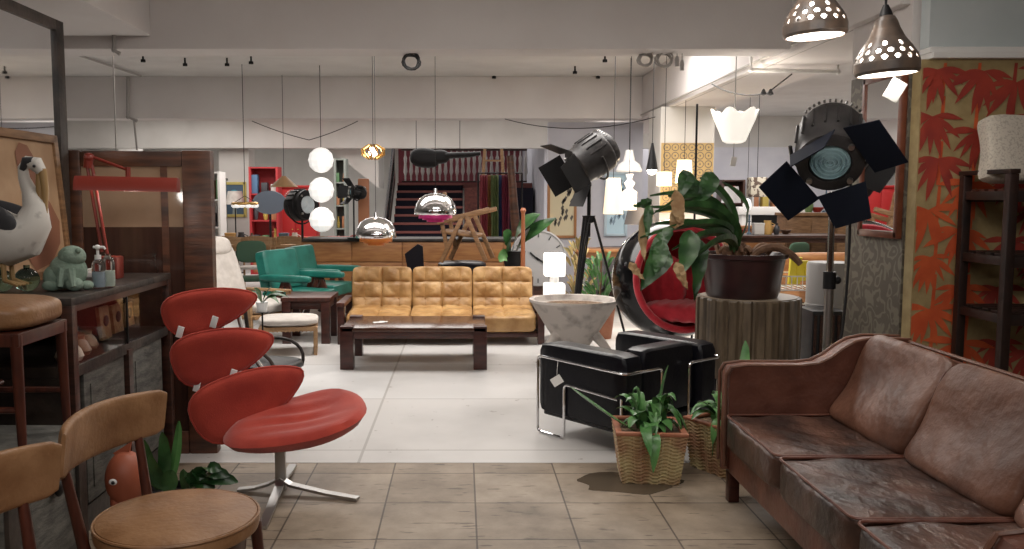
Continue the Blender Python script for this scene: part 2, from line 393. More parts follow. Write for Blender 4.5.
# damask pillar at right
def damask():
    m = bpy.data.materials.new('damask_wallpaper'); m.use_nodes = True; nt = m.node_tree; b = nt.nodes['Principled BSDF']; N = nt.nodes.new; L = nt.links.new
    tc = N('ShaderNodeTexCoord'); n = N('ShaderNodeTexNoise'); n.inputs['Scale'].default_value = 7; n.inputs['Detail'].default_value = 1.5
    L(tc.outputs['Object'], n.inputs['Vector'])
    mx = N('ShaderNodeMix'); mx.data_type = 'RGBA'; mx.blend_type = 'ADD'; mx.inputs[0].default_value = .22; L(tc.outputs['Object'], mx.inputs[6]); L(n.outputs['Color'], mx.inputs[7])
    v = N('ShaderNodeTexVoronoi'); v.inputs['Scale'].default_value = 6; L(mx.outputs[2], v.inputs['Vector'])
    wv = N('ShaderNodeMath'); wv.operation = 'SINE'; ml = N('ShaderNodeMath'); ml.operation = 'MULTIPLY'; ml.inputs[1].default_value = 22; L(v.outputs['Distance'], ml.inputs[0]); L(ml.outputs[0], wv.inputs[0])
    r = N('ShaderNodeValToRGB'); r.color_ramp.elements[0].position = .1; r.color_ramp.elements[1].position = .6
    r.color_ramp.elements[0].color = (.12, .10, .078, 1); r.color_ramp.elements[1].color = (.20, .18, .135, 1); L(wv.outputs[0], r.inputs[0]); L(r.outputs[0], b.inputs['Base Color']); b.inputs['Roughness'].default_value = .6
    return m
mb = MB(); mb.bb((2.66, 5.22, 0), (3.3, 6.0, 2.33)); mb.mi = 1; mb.bb((2.66, 5.22, 2.33), (3.3, 6.0, 2.7)); struct(mb.build('wall_pillar', [damask(), beam_m], smooth=False))
# bamboo wallpaper wall
gold = mat('gold_grasscloth_paper', (.30, .22, .10), .6, col2=(.38, .29, .14), scale=14, bump=.1)
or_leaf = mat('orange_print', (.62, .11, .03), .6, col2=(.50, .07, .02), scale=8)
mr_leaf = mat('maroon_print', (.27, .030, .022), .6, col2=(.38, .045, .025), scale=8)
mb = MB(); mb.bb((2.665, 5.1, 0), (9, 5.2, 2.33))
rnd = random.Random(3)
LYR = [0]
def spray(x, z, s, mi, y):
    mb.mi = mi
    for a0 in (-100, -72, -48, -22, 8, 172, 202, 228, 250):
        a = R(a0+rnd.uniform(-9, 9)); L = s*rnd.uniform(.85, 1.2); wd = L*.105
        vs = []; 
        ax = Vector((math.cos(a), 0, math.sin(a))); nx = Vector((-ax.z, 0, ax.x))
        LYR[0] += 1; o_ = Vector((x, y-.00025*(LYR[0] % 24), z)); pr = ((0, .05), (.15, .45), (.32, .85), (.5, 1), (.68, .85), (.85, .45))
        def q_(t, sg): return o_+ax*L*t+nx*wd*sg+Vector((0, 0, -.05*t*t*s/.2))
        vs = [q_(t, k) for t, k in pr]+[q_(1, 0)]+[q_(t, -k) for t, k in pr[::-1]]
        vs = [p for p in vs if True]
        if max(p.z for p in vs) > 2.32 or min(p.x for p in vs) < 2.67: 
            vs = [Vector((max(p.x, 2.67), p.y, min(p.z, 2.325))) for p in vs]
        mb.add(vs, [list(range(len(vs)))])
yy = 5.098
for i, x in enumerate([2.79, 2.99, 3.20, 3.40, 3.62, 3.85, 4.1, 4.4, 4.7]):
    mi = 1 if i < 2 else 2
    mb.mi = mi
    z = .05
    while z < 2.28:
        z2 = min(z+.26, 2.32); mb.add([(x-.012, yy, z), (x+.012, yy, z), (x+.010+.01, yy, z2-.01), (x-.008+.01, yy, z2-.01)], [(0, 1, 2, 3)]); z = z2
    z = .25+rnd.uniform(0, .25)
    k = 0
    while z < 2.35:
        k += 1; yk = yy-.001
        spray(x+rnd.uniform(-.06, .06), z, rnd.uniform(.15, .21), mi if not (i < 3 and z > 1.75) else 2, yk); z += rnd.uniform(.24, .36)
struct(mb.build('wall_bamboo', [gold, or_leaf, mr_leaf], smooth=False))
mb = MB(); mb.bb((2.70, 5.1, 2.40), (9, 5.2, CZ)); lone(mb, 'wall_bulkhead', blue_wall)
mb = MB(); mb.bb((2.70, 5.05, 2.33), (9, 5.2, 2.365), b=.006); mb.bb((2.70, 5.08, 2.365), (9, 5.2, 2.40), b=.006); lone(mb, 'trim_6', white_paint)

mb = MB(); mb.bb((4.9, 18.45, 0), (9, 18.6, Z3)); lone(mb, 'wall_partition', lav_wall)
# stairs
mb = MB()
for k in range(10):
    z = .19*(k+1); y0 = 19.3+k*.28
    mb.mi = 0; mb.bb((-1.62, y0, z-.19), (.02, y0+.30, z)); mb.mi = 1; mb.bb((-1.62, y0-.03, z-.05), (.02, y0+.02, z+.004))
mb.mi = 0; mb.bb((-1.62, 22.1, 1.80), (1.75, 25.5, 1.9)); mb.mi = 1; mb.bb((-1.62, 22.06, 1.78), (1.78, 22.11, 1.91))
nose = mat('stair_nosing', (.22, .06, .05), .5)
struct(mb.build('trim_7', [stair_m, nose], smooth=False))
mb = MB(); mb.bb((.06, 20.9, 0), (.75, 22.05, 1.78)); mb.mi = 1; mb.bb((.75, 21.3, 0), (1.75, 22.05, 1.78)); struct(mb.build('wall_landing', [mat('red_brown_brick', (.10, .03, .025), .8, col2=(.16, .05, .04), scale=20), stair_m], smooth=False))
mb = MB(); mb.bb((-1.9, 26.0, 1.9), (1.78, 26.05, 4.3)); lone(mb, 'wall_stair', maroon)
# balustrade
t = thing('stair_balustrade', 'white balusters under a dark rail across the top of the black staircase', 'balustrade', (0, 22.3, 1.9))
mb = MB(); mb.box((.06, 0, .86), (3.2, .08, .06), b=.01); mb.build('rail', dark_wood, t)
mb = MB(); mb.box((.06, 0, .05), (3.2, .06, .04), b=.008); mb.build('rail', dark_wood, t)
for k in range(22):
    mb = MB(); mb.lathe([(.022, .07), (.022, .2), (.05, .3), (.03, .5), (.045, .65), (.022, .72), (.022, .83)], 8, loc=(-1.45+k*.147, 0, 0)); mb.build('baluster', white_paint, t)
t = thing('stair_handrail', 'sloping dark handrail with black spindles up the left of the stairs', 'handrail', (-1.72, 19.2, 0))
mb = MB(); mb.beam((0, 0, 1.0), (0, 2.9, 2.95), .07, .06, b=.01); mb.build('rail', chrome, t)
mb = MB(); mb.beam((0, 0, .18), (0, 2.9, 2.1), .05, .3, b=.01); mb.build('stringer', dark_wood, t)
for k in range(12): mb = MB(); mb.tube([(0, .1+k*.25, (.3+k*.165) if k else 0), (0, .1+k*.25, 1.05+k*.168)], .015, 6); mb.build('spindle', blk_metal, t)
mb = MB(); mb.prism([(0, 0), (0, .35), (3.0, 2.6), (3.0, 2.2)], .15, Matrix.Translation((-3.4, 19.8, 1.75)) @ Matrix.Rotation(PI, 4, 'Z') @ Matrix.Rotation(PI/2, 4, 'X') @ Matrix.Translation((-1.5, -0.4, 0))); 
# white slanted soffit left of the stairs
mb = MB(); mb.add([(-3.0, 19.3, 2.66), (-1.85, 19.3, 1.75), (-1.85, 19.3, 2.66), (-3.0, 20.6, 2.66), (-1.85, 20.6, 1.75), (-1.85, 20.6, 2.66)], [(0, 1, 2), (5, 4, 3), (0, 3, 4, 1), (1, 4, 5, 2), (2, 5, 3, 0)]); lone(mb, 'trim_8', white_wall)
# ------------------------------------------------------------ BIG FURNITURE
# brown leather sofa: back along +x, front faces -x, runs along y
sofa_out = mat('sofa_leather_side', (.085, .028, .018), .4, col2=(.17, .065, .042), scale=4, bump=.6, bscale=7, dist=.03, spec=.4)
sofa_seat = mat('sofa_leather_seat', (.030, .018, .015), .34, col2=(.12, .06, .042), scale=3.2, bump=.8, bscale=6, lo=.38, hi=.66, dist=.035, detail=7, stretch=(1.6, 1, 1), spec=.4)
sofa_back = mat('sofa_leather_back', (.085, .036, .022), .42, col2=(.17, .078, .050), scale=3.5, bump=.7, bscale=5, lo=.36, hi=.68, dist=.035, detail=7, spec=.4)
t = thing('leather_sofa', 'worn brown leather three-seat sofa with piped sloping arm, standing on stone tiles at right', 'sofa', (1.31, 4.33, 0))
LEN = 2.36
def sofa_arm(y0):
    mb = MB()
    # arm silhouette in x (depth) - z, rising in an S to the back
    top = [(0, .66), (.02, .695), (.10, .705), (.37, .703), (.45, .713), (.51, .742), (.57, .788), (.63, .824), (.71, .84), (.90, .835)]
    out = [(0, .17)]+top+[(.90, .17)]
    M = Matrix.Translation((0, y0, 0)) @ Matrix.Rotation(PI/2, 4, 'X')
    mb.prism(out, .12, M, bev=.03)
    return mb, top
for y0 in (-.06, -LEN+.06):
    mb, top = sofa_arm(y0); a = mb.build('armrest', sofa_out, t)
    for dy in (-.055, .055):
        mb = MB(); mb.tube([(x, y0+dy, z+.002) for x, z in top], .008, 6); mb.tube([(0.0, y0+dy, .2), (-.004, y0+dy, .66), (.02, y0+dy, .70)], .008, 6); lab(mb.build('piping', sofa_back, a), 'worn pale piping')
mb = MB(); mb.box((.45, -LEN/2, .24), (.86, LEN-.1, .16), b=.02); mb.build('base', sofa_out, t)
mb = MB(); mb.box((.82, -LEN/2, .49), (.14, LEN-.14, .66), rot=(0, .08, 0), b=.05); bk = mb.build('back_frame', sofa_out, t)
mb = MB(); mb.tube([(.78, -.12, .825), (.78, -LEN+.12, .825)], .009, 6); mb.tube([(.89, -.12, .825), (.89, -LEN+.12, .825)], .009, 6); lab(mb.build('piping', sofa_back, bk), 'worn pale piping')
n = 3; cl = (LEN-.24)/n
rn = random.Random(5)
for k in range(n):
    yc = -.12-cl*(k+.5)
    ph = rn.uniform(0, 6)
    def wr(q, ph=ph):
        q.z += (.004*math.sin(q.x*19+ph+q.y*9+2*math.sin(q.y*7))+.003*math.sin(q.y*37+ph+q.x*24) if q.z > 0 else 0)
        if q.z > 0: q.z -= .012*math.exp(-((q.x/.2)**2+(q.y/.2)**2))
        return q
    mb = MB(); mb.pillow((.31, yc, .385), (.66, cl*1.0-.008, .165), e=9, n=22, fn=wr); s_ = mb.build('seat_cushion', sofa_seat, t)
    mb = MB(); hx, hy = .325, cl/2-.012
    mb.tube(rounded([(.31+hx-.02, yc-hy, .462), (.31-hx+.01, yc-hy, .462), (.31-hx+.01, yc+hy, .462), (.31+hx-.02, yc+hy, .462)], .04), .006, 6); mb.build('piping', sofa_out, s_)
    def wb(q, ph=ph):
        q.x += -.012*math.sin(q.z*14+ph+q.y*5)*(1 if q.x < 0 else 0); return q
    mb = MB(); mb.pillow((.665, yc, .635), (.17, cl*1.0-.004, .47), e=9, n=20, rot=(0, .50, 0), fn=wb); b_ = mb.build('back_cushion', sofa_back, t)
    mb = MB(); mb.tube([(.62, yc-cl/2+.012, .66), (.67, yc-cl/2+.012, .79), (.73, yc-cl/2+.05, .848), (.73, yc+cl/2-.05, .848), (.67, yc+cl/2-.012, .79), (.62, yc+cl/2-.012, .66)], .006, 6); mb.build('piping', sofa_out, b_)
for x in (.06, .82):
    for y in (-.06, -LEN+.06): mb = MB(); mb.box((x, y, .085), (.055, .055, .17), b=.006); mb.build('leg', table_wood, t)

# yellow tufted sofa
Y0 = 8.95
sx0, sx1 = P(345, 320, Y0).x, P(537, 320, Y0).x; SW = sx1-sx0; scx = (sx0+sx1)/2
t = thing('tufted_sofa', 'low caramel leather sofa with buttoned cushions behind the dark coffee table', 'sofa', (scx, Y0, 0))
cw = SW/3
def tuft(nx, nz, w_, h_, axis, d=.022):
    def f(q):
        if (axis == 'y' and q.y < 0) or (axis == 'z' and q.z > 0):
            u = q.x/w_+.5; v = (q.z if axis == 'y' else q.y)/h_+.5
            s = abs(math.sin(PI*(u-.22)/.28))*abs(math.sin(PI*(v-.30)/.36)); s2 = abs(math.sin(PI*((u-.22)/.56+(v-.30)/.72)))*abs(math.sin(PI*((u-.22)/.56-(v-.30)/.72)))
            ed = min(1, (1-abs(2*u-1))*6)*min(1, (1-abs(2*v-1))*6)
            k = (d*(.75*s**.4+.35*s2**.5)-d*.8)*max(0, ed)
            if axis == 'y': q.y -= k
            else: q.z += k
        return q
    return f
for k in range(3):
    xc = -SW/2+cw*(k+.5)
    mb = MB(); mb.pillow((xc, .66, .515), (cw-.004, .17, .50), e=10, n=30, rot=(-.2, 0, 0), fn=tuft(1.5, 1.0, cw, .5, 'y', .06)); b_ = mb.build('back_cushion', yel_leather, t)
    for i in range(-1, 2):
        for j in (0, 1):
            x = xc+i*cw*.28; z = .42+.17*j
            mb = MB(); mb.ball((x, .590+.035*j, z), (.012, .008, .012), 8, 6); mb.build('button', yel_leather, b_)
    mb = MB(); mb.pillow((xc, .30, .245), (cw-.004, .74, .19), e=7, n=26, rot=(.06, 0, 0), fn=tuft(1.5, 1.2, cw, .7, 'z', .045)); mb.build('seat_cushion', yel_leather, t)
for sx in (-1, 1):
    x = sx*(SW/2+.045)
    mb = MB(); mb.box((x, .36, .42), (.09, .76, .045), b=.008); mb.box((x, .36, .2), (.045, .70, .1), b=.005); mb.build('armrest', red_wood if sx < 0 else table_wood, t)
    for y in (.04, .68): mb = MB(); mb.box((x, y, .2), (.07, .09, .40), b=.006); mb.build('leg', table_wood, t)
mb = MB(); mb.box((0, .34, .10), (SW+.04, .64, .05), b=.006); mb.box((0, .76, .4), (SW+.04, .04, .5), b=.006); mb.build('frame', table_wood, t)

# coffee table
a = G(340, 370); b = G(487, 370); tw = b.x-a.x
t = thing('coffee_table', 'long dark mahogany coffee table with thick square legs in front of caramel sofa', 'coffee table', ((a.x+b.x)/2, a.y, 0))
mb = MB(); mb.box((0, .40, .36), (tw-.02, .80, .035), b=.004); mb.build('table_top', mat('tabletop_dark_wood', (.05, .02, .012), .18, col2=(.09, .035, .02), scale=5, stretch=(1, 6, 1)), t)
mb = MB()
mb.box((0, .03, .325), (tw-.2, .035, .09), b=.003); mb.box((0, .77, .325), (tw-.2, .035, .09), b=.003)
for s in (-1, 1): mb.box((s*(tw/2-.03), .4, .325), (.035, .6, .09), b=.003)
mb.build('apron', table_wood, t)
for sx in (-1, 1):
    for y in (.06, .74): mb = MB(); mb.box((sx*(tw/2-.06), y, .195), (.12, .12, .39), b=.006); mb.build('leg', table_wood, t)
mb = MB(); c = Vector(((a.x+b.x)/2-tw*.26, a.y+.35, .379)); mb.box(c, (.10, .07, .004), rot=(0, 0, .3)); mb.box(c+Vector((.04, .02, .004)), (.08, .05, .003), rot=(0, 0, -.2)); tag(mb.build('paper_slip', paper), 'small white paper slip lying on the dark coffee table', 'paper')

# black leather club chair with chrome tube frame
ang = math.atan2(.626, .78)
t = thing('club_armchair', 'black leather cube armchair in a thin chrome tube frame, on white painted floor', 'armchair', (.952, 4.99, 0), ang)
W_, D_ = .93, .73       # local x across the back, local y towards the seat front
for x in (.097, W_-.097):
    mb = MB(); mb.pillow((x, D_/2+.01, .37), (.175, D_+.005, .46), e=12, n=12); mb.build('armrest', blk_leather, t)
mb = MB(); mb.pillow((W_/2, .12, .405), (W_-.42, .17, .42), e=10, n=10); mb.build('back_cushion', blk_leather, t)
mb = MB(); mb.pillow((W_/2, .44, .32), (W_-.41, .55, .22), e=10, n=10); mb.build('seat_cushion', blk_leather, t)
mb = MB(); mb.box((W_/2, D_/2, .15), (W_-.05, D_-.06, .05), b=.01); mb.build('seat_base', black_plas, t)
rt = .009
for sx, x0, x1 in ((-1, .0, .33), (1, W_, W_-.33)):
    mb = MB()
    pts = [(x1, -.01, .12), (x1, -.01, .50), (x0, -.01, .50), (x0, D_, .51), (x0, D_, .012), (x0, D_-.24, .012), (x0, D_-.24, .36), (x0, .05, .34)]
    mb.tube(rounded(pts, .035), rt, 8)
    lab(mb.build('tube_frame', chrome, t), 'bent chrome tube')
    mb = MB(); mb.tube([(x0, .02, .35), (x0, .02, .012), (x0+(.05 if sx < 0 else -.05), .02, .012)], rt, 8); mb.build('rear_leg', chrome, t)
M = Matrix.Rotation(ang, 4, 'Z')
tg = thing('price_tag', 'white price tag on a string hanging from the black club armchair', 'tag', P(556, 379, 5.35)-Vector((0, 0.05, 0)), -.3)
mb = MB(); mb.box((0, 0, 0), (.07, .002, .055), rot=(0, -.6, 0)); mb.build('card', paper, tg)
mb = MB(); mb.tube([(0, 0, .035), (.0, .005, .07), (0, .03, .12)], .0015, 5); mb.build('string', paper, tg)

# red petal lounge chair
t = thing('petal_lounge_chair', 'red wool lounge chair of stacked petal cushions on a steel star base', 'lounge chair', (*G(281, 492)[:2], 0))
base = t.location.copy()
def petal(cpx, cpy, Y, Lpx, Hpx, tilt, yaw, lean, name, wfn=None):
    """teardrop cushion: long axis in local x (fat end -x), short axis in local z (tilted), thickness in y"""
    c = P(cpx, cpy, Y); sc_ = Y/F; L = Lpx*sc_/math.cos(yaw); Hh = Hpx*sc_/max(.3, math.cos(lean))
    N = 30; out = []
    for i in range(N):
        a = 2*PI*i/N; x = math.cos(a); k = .5*Hh*(1-.36*x-.12*x*x*x)
        sn = math.sin(a); out.append((math.copysign(abs(x)**.92, x)*L/2, math.copysign(abs(sn)**.85, sn)*k*(.80 if sn > 0 else 1.12)+.02*Hh))
    Mx = Matrix.Translation(c) @ Matrix.Rotation(yaw, 4, 'Z') @ Matrix.Rotation(-tilt, 4, 'Y') @ Matrix.Rotation(lean, 4, 'X')
    mb = MB(); rings = 12
    vs = []; fs = []; th = .045
    def zz(u): return th*(1-u**3.2)**.55
    for sg in (-1, 1):
        o = len(vs)
        for r in range(rings+1):
            u = r/rings
            for (x, z) in out:
                xx = x*u; z2 = z*u
                bend = .09*(xx/(L/2))**2*(L*.28)+.03*(z2/(Hh/2))**2
                vs.append((xx, -bend+sg*zz(u), z2))
        for r in range(rings):
            for k in range(N): fs.append((o+r*N+k, o+r*N+(k+1) % N, o+(r+1)*N+(k+1) % N, o+(r+1)*N+k))
    mb.add(vs, fs, Mx)
    q = mb.build(name, red_fabric, t, world=True)
    mb = MB(); mb.tube([Mx @ Vector((x*1.003, -(.09*(x/(L/2))**2*(L*.28)+.03*(z/(Hh/2))**2), z*1.003)) for x, z in out], .006, 6, closed=True); pp = mb.build('piping', red_fabric, q, world=True)
    return c, q
c1, _ = petal(210, 305, 4.62, 87, 43, .15, .35, .25, 'back_petal')
c2, _ = petal(223, 349, 4.56, 95, 54, .17, .35, .22, 'back_petal')
c3, _ = petal(248, 395, 4.50, 110, 63, .34, .38, .10, 'back_petal')
# seat: teardrop lying nearly flat, tip curling up on the right
c4 = P(296, 424, 4.42)
mb = MB(); N = 34; rings = 12; vs = []; fs = []
L = .74; Wd = .50
for sg in (-1, 1):
    o = len(vs)
    for r in range(rings+1):
        u = r/rings
        for i in range(N):
            a = 2*PI*i/N; x = math.cos(a); k = .5*Wd*(1+.22*x-.06*x*x); sn = math.sin(a)
            X = math.copysign(abs(x)**.8, x)*L/2*u; Yy = math.copysign(abs(sn)**.85, sn)*k*u
            zz = sg*.060*(1-u**4)**.5+.075*max(0, (X/(L/2)+.1))**2-.01+.05*(Yy/(Wd/2))**2
            if sg > 0: zz += .005*math.sin(Yy*60+X*8)*(1-u)*2
            vs.append((X, Yy, zz))
    for r in range(rings):
        for k in range(N): fs.append((o+r*N+k, o+r*N+(k+1) % N, o+(r+1)*N+(k+1) % N, o+(r+1)*N+k))
Mx = Matrix.Translation(c4+Vector((0, 0, -.02))) @ Matrix.Rotation(.30, 4, 'Z') @ Matrix.Rotation(-.08, 4, 'Y') @ Matrix.Rotation(.20, 4, 'X')
mb.add(vs, fs, Mx); mb.build('seat', red_fabric, t, world=True)
# spine, plate, column, star feet
mb = MB(); mb.tube([c4+Vector((-.2, .14, -.10)), c3+Vector((-.02, .07, -.1)), c3+Vector((-.03, .07, .05)), c2+Vector((-.0, .07, 0)), c1+Vector((-.0, .07, .04))], .013, 8)
mb.tube([c4+Vector((-.05, .20, -.09)), c3+Vector((.12, .10, -.1)), c3+Vector((.10, .10, .05)), c2+Vector((.10, .10, 0)), c1+Vector((.10, .10, .04))], .013, 8); mb.build('spine', steel, t, world=True)
mb = MB(); mb.box((.08, .0, .318), (.44, .14, .016), rot=(0, -.03, .3), b=.004); mb.build('seat_plate', blk_metal, t)
mb = MB(); mb.box((0, 0, .18), (.055, .03, .33), b=.006); mb.box((0, .022, .18), (.03, .02, .33)); mb.build('column', steel, t)
for px, py in ((358, 501), (293, 467), (262, 530), (238, 492)):
    g = G(px, py); d = (g-base); d.z = 0; L_ = d.length; d.normalize()
    p = [Vector((0, 0, .075)), d*.06+Vector((0, 0, .045)), d*L_*.6+Vector((0, 0, .022)), d*L_+Vector((0, 0, .012))]
    mb = MB(); sd = Vector((-d.y, d.x, 0))
    for i in range(3):
        vs = []
        for q in (p[i], p[i+1]):
            for s1 in (-1, 1):
                for s2 in (-1, 1): vs.append(q+sd*.022*s1+Vector((0, 0, .007*s2)))
        mb.add(vs, [(0, 1, 3, 2), (4, 6, 7, 5), (0, 4, 5, 1), (2, 3, 7, 6), (0, 2, 6, 4), (1, 5, 7, 3)])
    mb.build('foot', steel, t)
for px, py in ((180, 332), (214, 322), (197, 386), (233, 375)):
    q = P(px, py, 4.50); mb = MB(); mb.box(q, (.032, .012, .06), rot=(0, .3, 0), b=.002); lab(mb.build('connector_plate', white_plas, t, world=True), 'pale connector between the petals')

# ball chair
BC = P(671, 279, 7.5); BR = .515
t = thing('ball_chair', 'glossy black globe chair with crimson quilted lining, open to the right', 'ball chair', (BC.x, BC.y, 0))
ax = Vector((.20, -.96, .10)).normalized()      # opening direction
Q = ax.to_track_quat('Z', 'Y').to_matrix().to_4x4()
def shell(r, a0, n=40, m=18, rev=False):
    return [(r*math.sin(a0+(PI-a0)*i/m), r*math.cos(a0+(PI-a0)*i/m)) for i in range(m+1)]
mb = MB(); mb.lathe(shell(BR, 1.05), 48, Matrix.Translation((0, 0, BC.z)) @ Q); mb.build('shell', black_gloss, t)
mb = MB(); pr = shell(BR-.035, 1.06)
n = 56; vs = []; fs = []
for i, (r, z) in enumerate(pr):
    for k in range(n):
        a = 2*PI*k/n; rr = r*(1-.012*(abs(math.sin(a*14))))
        vs.append((rr*math.cos(a), rr*math.sin(a), z*.98))
for i in range(len(pr)-1):
    for k in range(n): fs.append((i*n+k, i*n+(k+1) % n, (i+1)*n+(k+1) % n, (i+1)*n+k))
mb.add(vs, fs, Matrix.Translation((0, 0, BC.z)) @ Q)
mb.build('lining', crimson, t)
r0 = BR*math.sin(1.05); z0 = BR*math.cos(1.05)
mb = MB(); mb.tube([(Matrix.Translation((0, 0, BC.z)) @ Q) @ Vector((r0*.965*math.cos(a*PI/24), r0*.965*math.sin(a*PI/24), z0)) for a in range(48)], .03, 10, closed=True); mb.build('rim', crimson, t)
mb = MB(); mb.pillow((.10, -.12, BC.z-.26), (.62, .6, .16), e=4, n=14, rot=(0, 0, -.6), fn=lambda q: (setattr(q, 'z', q.z+.008*math.sin(q.x*60)) or q)); mb.build('seat_cushion', crimson, t)
mb = MB(); mb.pillow((-.10, .10, BC.z-.02), (.5, .16, .46), e=4, n=14, rot=(-.3, 0, -.6+PI), fn=lambda q: (setattr(q, 'y', q.y+.008*math.sin(q.x*60)) or q)); mb.build('back_cushion', crimson, t)
mb = MB(); mb.lathe([(0, 0), (.32, 0), (.32, .02), (.1, .05), (.05, .08), (.05, BC.z-BR+.03), (.12, BC.z-BR+.06)], 32); lab(mb.build('pedestal', steel, t), 'round metal swivel foot')

# fluted drum plinth + pot + long leaved plant
DP = Vector((P(748, 300, 6.3).x, 6.3, 0)); DZ = P(748, 302, 5.95).z
t = tag(thing('x', 'x', 'x', DP), 'brown fluted drum plinth standing behind the black club armchair', 'plinth'); t.name = 'fluted_plinth'
flute_m = mat('ribbed_bronze_brown', (.065, .045, .028), .45, col2=(.15, .11, .07), scale=9, stretch=(3, 3, .4))
mb = MB(); n = 24*6; vs = []; fs = []
R0 = .37
rad = []
for k in range(n):
    ph = (k % 6)/6; rad.append(R0-.022*(1 if .0 < ph < .45 else (0 if ph >= .5 else .0)))
for z in (0, DZ-.01, DZ):
    for k in range(n):
        a = 2*PI*k/n; rr = rad[k]*(1 if z < DZ else .985); vs.append((rr*math.cos(a), rr*math.sin(a), z))
for i in range(2):
    for k in range(n): fs.append((i*n+k, i*n+(k+1) % n, (i+1)*n+(k+1) % n, (i+1)*n+k))
fs.append([2*n+k for k in range(n)]); fs.append(list(range(n))[::-1])
mb.add(vs, fs); mb.build('ribbed_body', flute_m, t, ang=20)
mb = MB(); mb.lathe([(0, DZ), (R0-.03, DZ), (R0-.03, DZ+.006), (0, DZ+.006)], 40); mb.build('top', mat('plinth_top', (.28, .22, .16), .5), t)
PT = Vector((P(742, 280, 6.25).x, 6.25, DZ+.006))
pz = P(745, 253, 6.25).z-PT.z
pr_ = (787-703)/2*6.25/F
t = thing('potted_strap_plant', 'large arching green strap plant in a dark maroon pot on the fluted plinth', 'potted plant', PT)
pot_m = mat('maroon_glazed_pot', (.022, .009, .010), .3, col2=(.05, .018, .018), scale=6, coat=.2)
mb = MB(); mb.lathe([(0, 0), (pr_*.80, 0), (pr_*.83, .02), (pr_*.97, pz-.04), (pr_*1.03, pz-.03), (pr_*1.03, pz), (pr_*.95, pz), (pr_*.9, pz-.04), (0, pz-.04)], 40); mb.build('pot', pot_m, t)
mb = MB(); mb.lathe([(0, pz-.02), (pr_*.5, pz-.025), (pr_*.93, pz-.04)], 24); mb.build('soil', soil, t)
rp = random.Random(11)
for k in range(16):
    a = rp.uniform(0, 6.28); r = rp.uniform(.03, .2); p0 = Vector((r*math.cos(a), r*math.sin(a), pz-.02)); q = p0+Vector((rp.uniform(-.12, .15), rp.uniform(-.1, .1), rp.uniform(.02, .06)))
    mb = MB(); mb.tube(bez(p0, (p0+q)/2+Vector((0, 0, .09)), q, 6), [.016, .02, .022, .02, .018, .016, .012], 7); mb.build('root', stem_m, t)
mb = MB(); mb.tube(bez((.05, -.05, pz-.02), (.2, -.1, pz+.14), (.36, -.16, pz-.07), 10), [.02, .025, .028, .028, .028, .028, .028, .026, .026, .024, .02], 8); lab(mb.build('root', stem_m, t), 'thick brown root bending over the pot rim')
crown = P(735, 232, 6.25)-PT
mb = MB(); mb.tube(bez((0, 0, pz-.02), (-.04, 0, crown.z*.7), crown, 8), [.035, .032, .03, .028, .026, .026, .025, .024, .02], 8); mb.build('stem', stem_m, t)
def strap(p0, c, p1, Y0_, Y1_, wpx, m=leaf_m, name='leaf', tip=.25, n=12, fold=.35):
    a = P(*p0, Y0_)-PT; b = P(*p1, Y1_)-PT; cc = P(*c, (Y0_+Y1_)/2)-PT
    pts = bez(a, cc, b, n); w_ = wpx*6.1/F/2
    wd = [w_*(.45+.55*min(1, i/3))*(1 if i < n-3 else (1-(i-(n-3))/3*(1-tip))) for i in range(n+1)]
    s = MB(); s.leaf(pts, wd, fold=fold, side=(0, -.55, .85)); s.build(name, m, t)
strap((733, 252), (745, 190), (655, 212), 6.2, 5.9, 11)
strap((733, 250), (735, 180), (650, 196), 6.2, 6.0, 8)
strap((736, 240), (738, 195), (700, 178), 6.2, 6.1, 9)
strap((734, 245), (740, 205), (640, 238), 6.2, 5.8, 9)
strap((732, 250), (735, 215), (672, 250), 6.2, 5.8, 10)
strap((735, 240), (730, 208), (648, 207), 6.2, 6.3, 8)
strap((737, 245), (765, 205), (722, 182), 6.2, 6.4, 7)
strap((738, 250), (735, 222), (690, 262), 6.2, 5.8, 10)
strap((728, 212), (700, 180), (652, 215), 6.2, 5.8, 6, name='stalk', n=10)
strap((735, 245), (718, 240), (722, 225), 6.25, 6.2, 5)
strap((736, 242), (730, 200), (668, 196), 6.2, 5.95, 10)
strap((734, 248), (725, 218), (655, 224), 6.2, 5.85, 9)
strap((738, 246), (742, 210), (700, 208), 6.2, 6.0, 9)
def blade(p0, c, p1, Y0_, Y1_, wpx, m=leaf_m, lbl=None):
    a = P(*p0, Y0_)-PT; b = P(*p1, Y1_)-PT; cc = P(*c, (Y0_+Y1_)/2)-PT
    n = 10; pts = bez(a, cc, b, n); w_ = wpx*6.0/F/2
    wd = [max(.004, w_*1.05*math.sin(PI*min(1, (i/n)**.62*.97+.03))**.85) if i < n else .003 for i in range(n+1)]
    s = MB(); s.leaf(pts, wd, fold=.25, side=(.95, .1, .25+.3*math.sin(p1[0])), wav=.012); o = s.build('leaf_blade', m, t)
    if lbl: lab(o, lbl)
blade((700, 182), (690, 190), (678, 206), 6.1, 6.0, 22)
blade((712, 172), (708, 190), (697, 205), 6.1, 6.0, 18)
blade((690, 172), (684, 180), (680, 200), 6.0, 5.95, 16)
blade((678, 205), (674, 235), (679, 225), 5.9, 5.85, 14, leaf_d, 'withered brown and yellow blade')
blade((676, 190), (678, 215), (680, 224), 5.9, 5.85, 13, leaf_d, 'withered brown hanging blade')
blade((646, 212), (640, 240), (645, 262), 5.9, 5.8, 10, leaf_d, 'withered brown hanging blade')
blade((650, 205), (646, 220), (648, 240), 5.85, 5.8, 9, leaf_m)
blade((672, 228), (655, 245), (648, 268), 5.85, 5.75, 13)
blade((668, 250), (655, 265), (640, 291), 5.8, 5.7, 22)
blade((662, 240), (660, 262), (655, 275), 5.78, 5.7, 14)
blade((690, 230), (690, 255), (678, 277), 5.85, 5.75, 20)
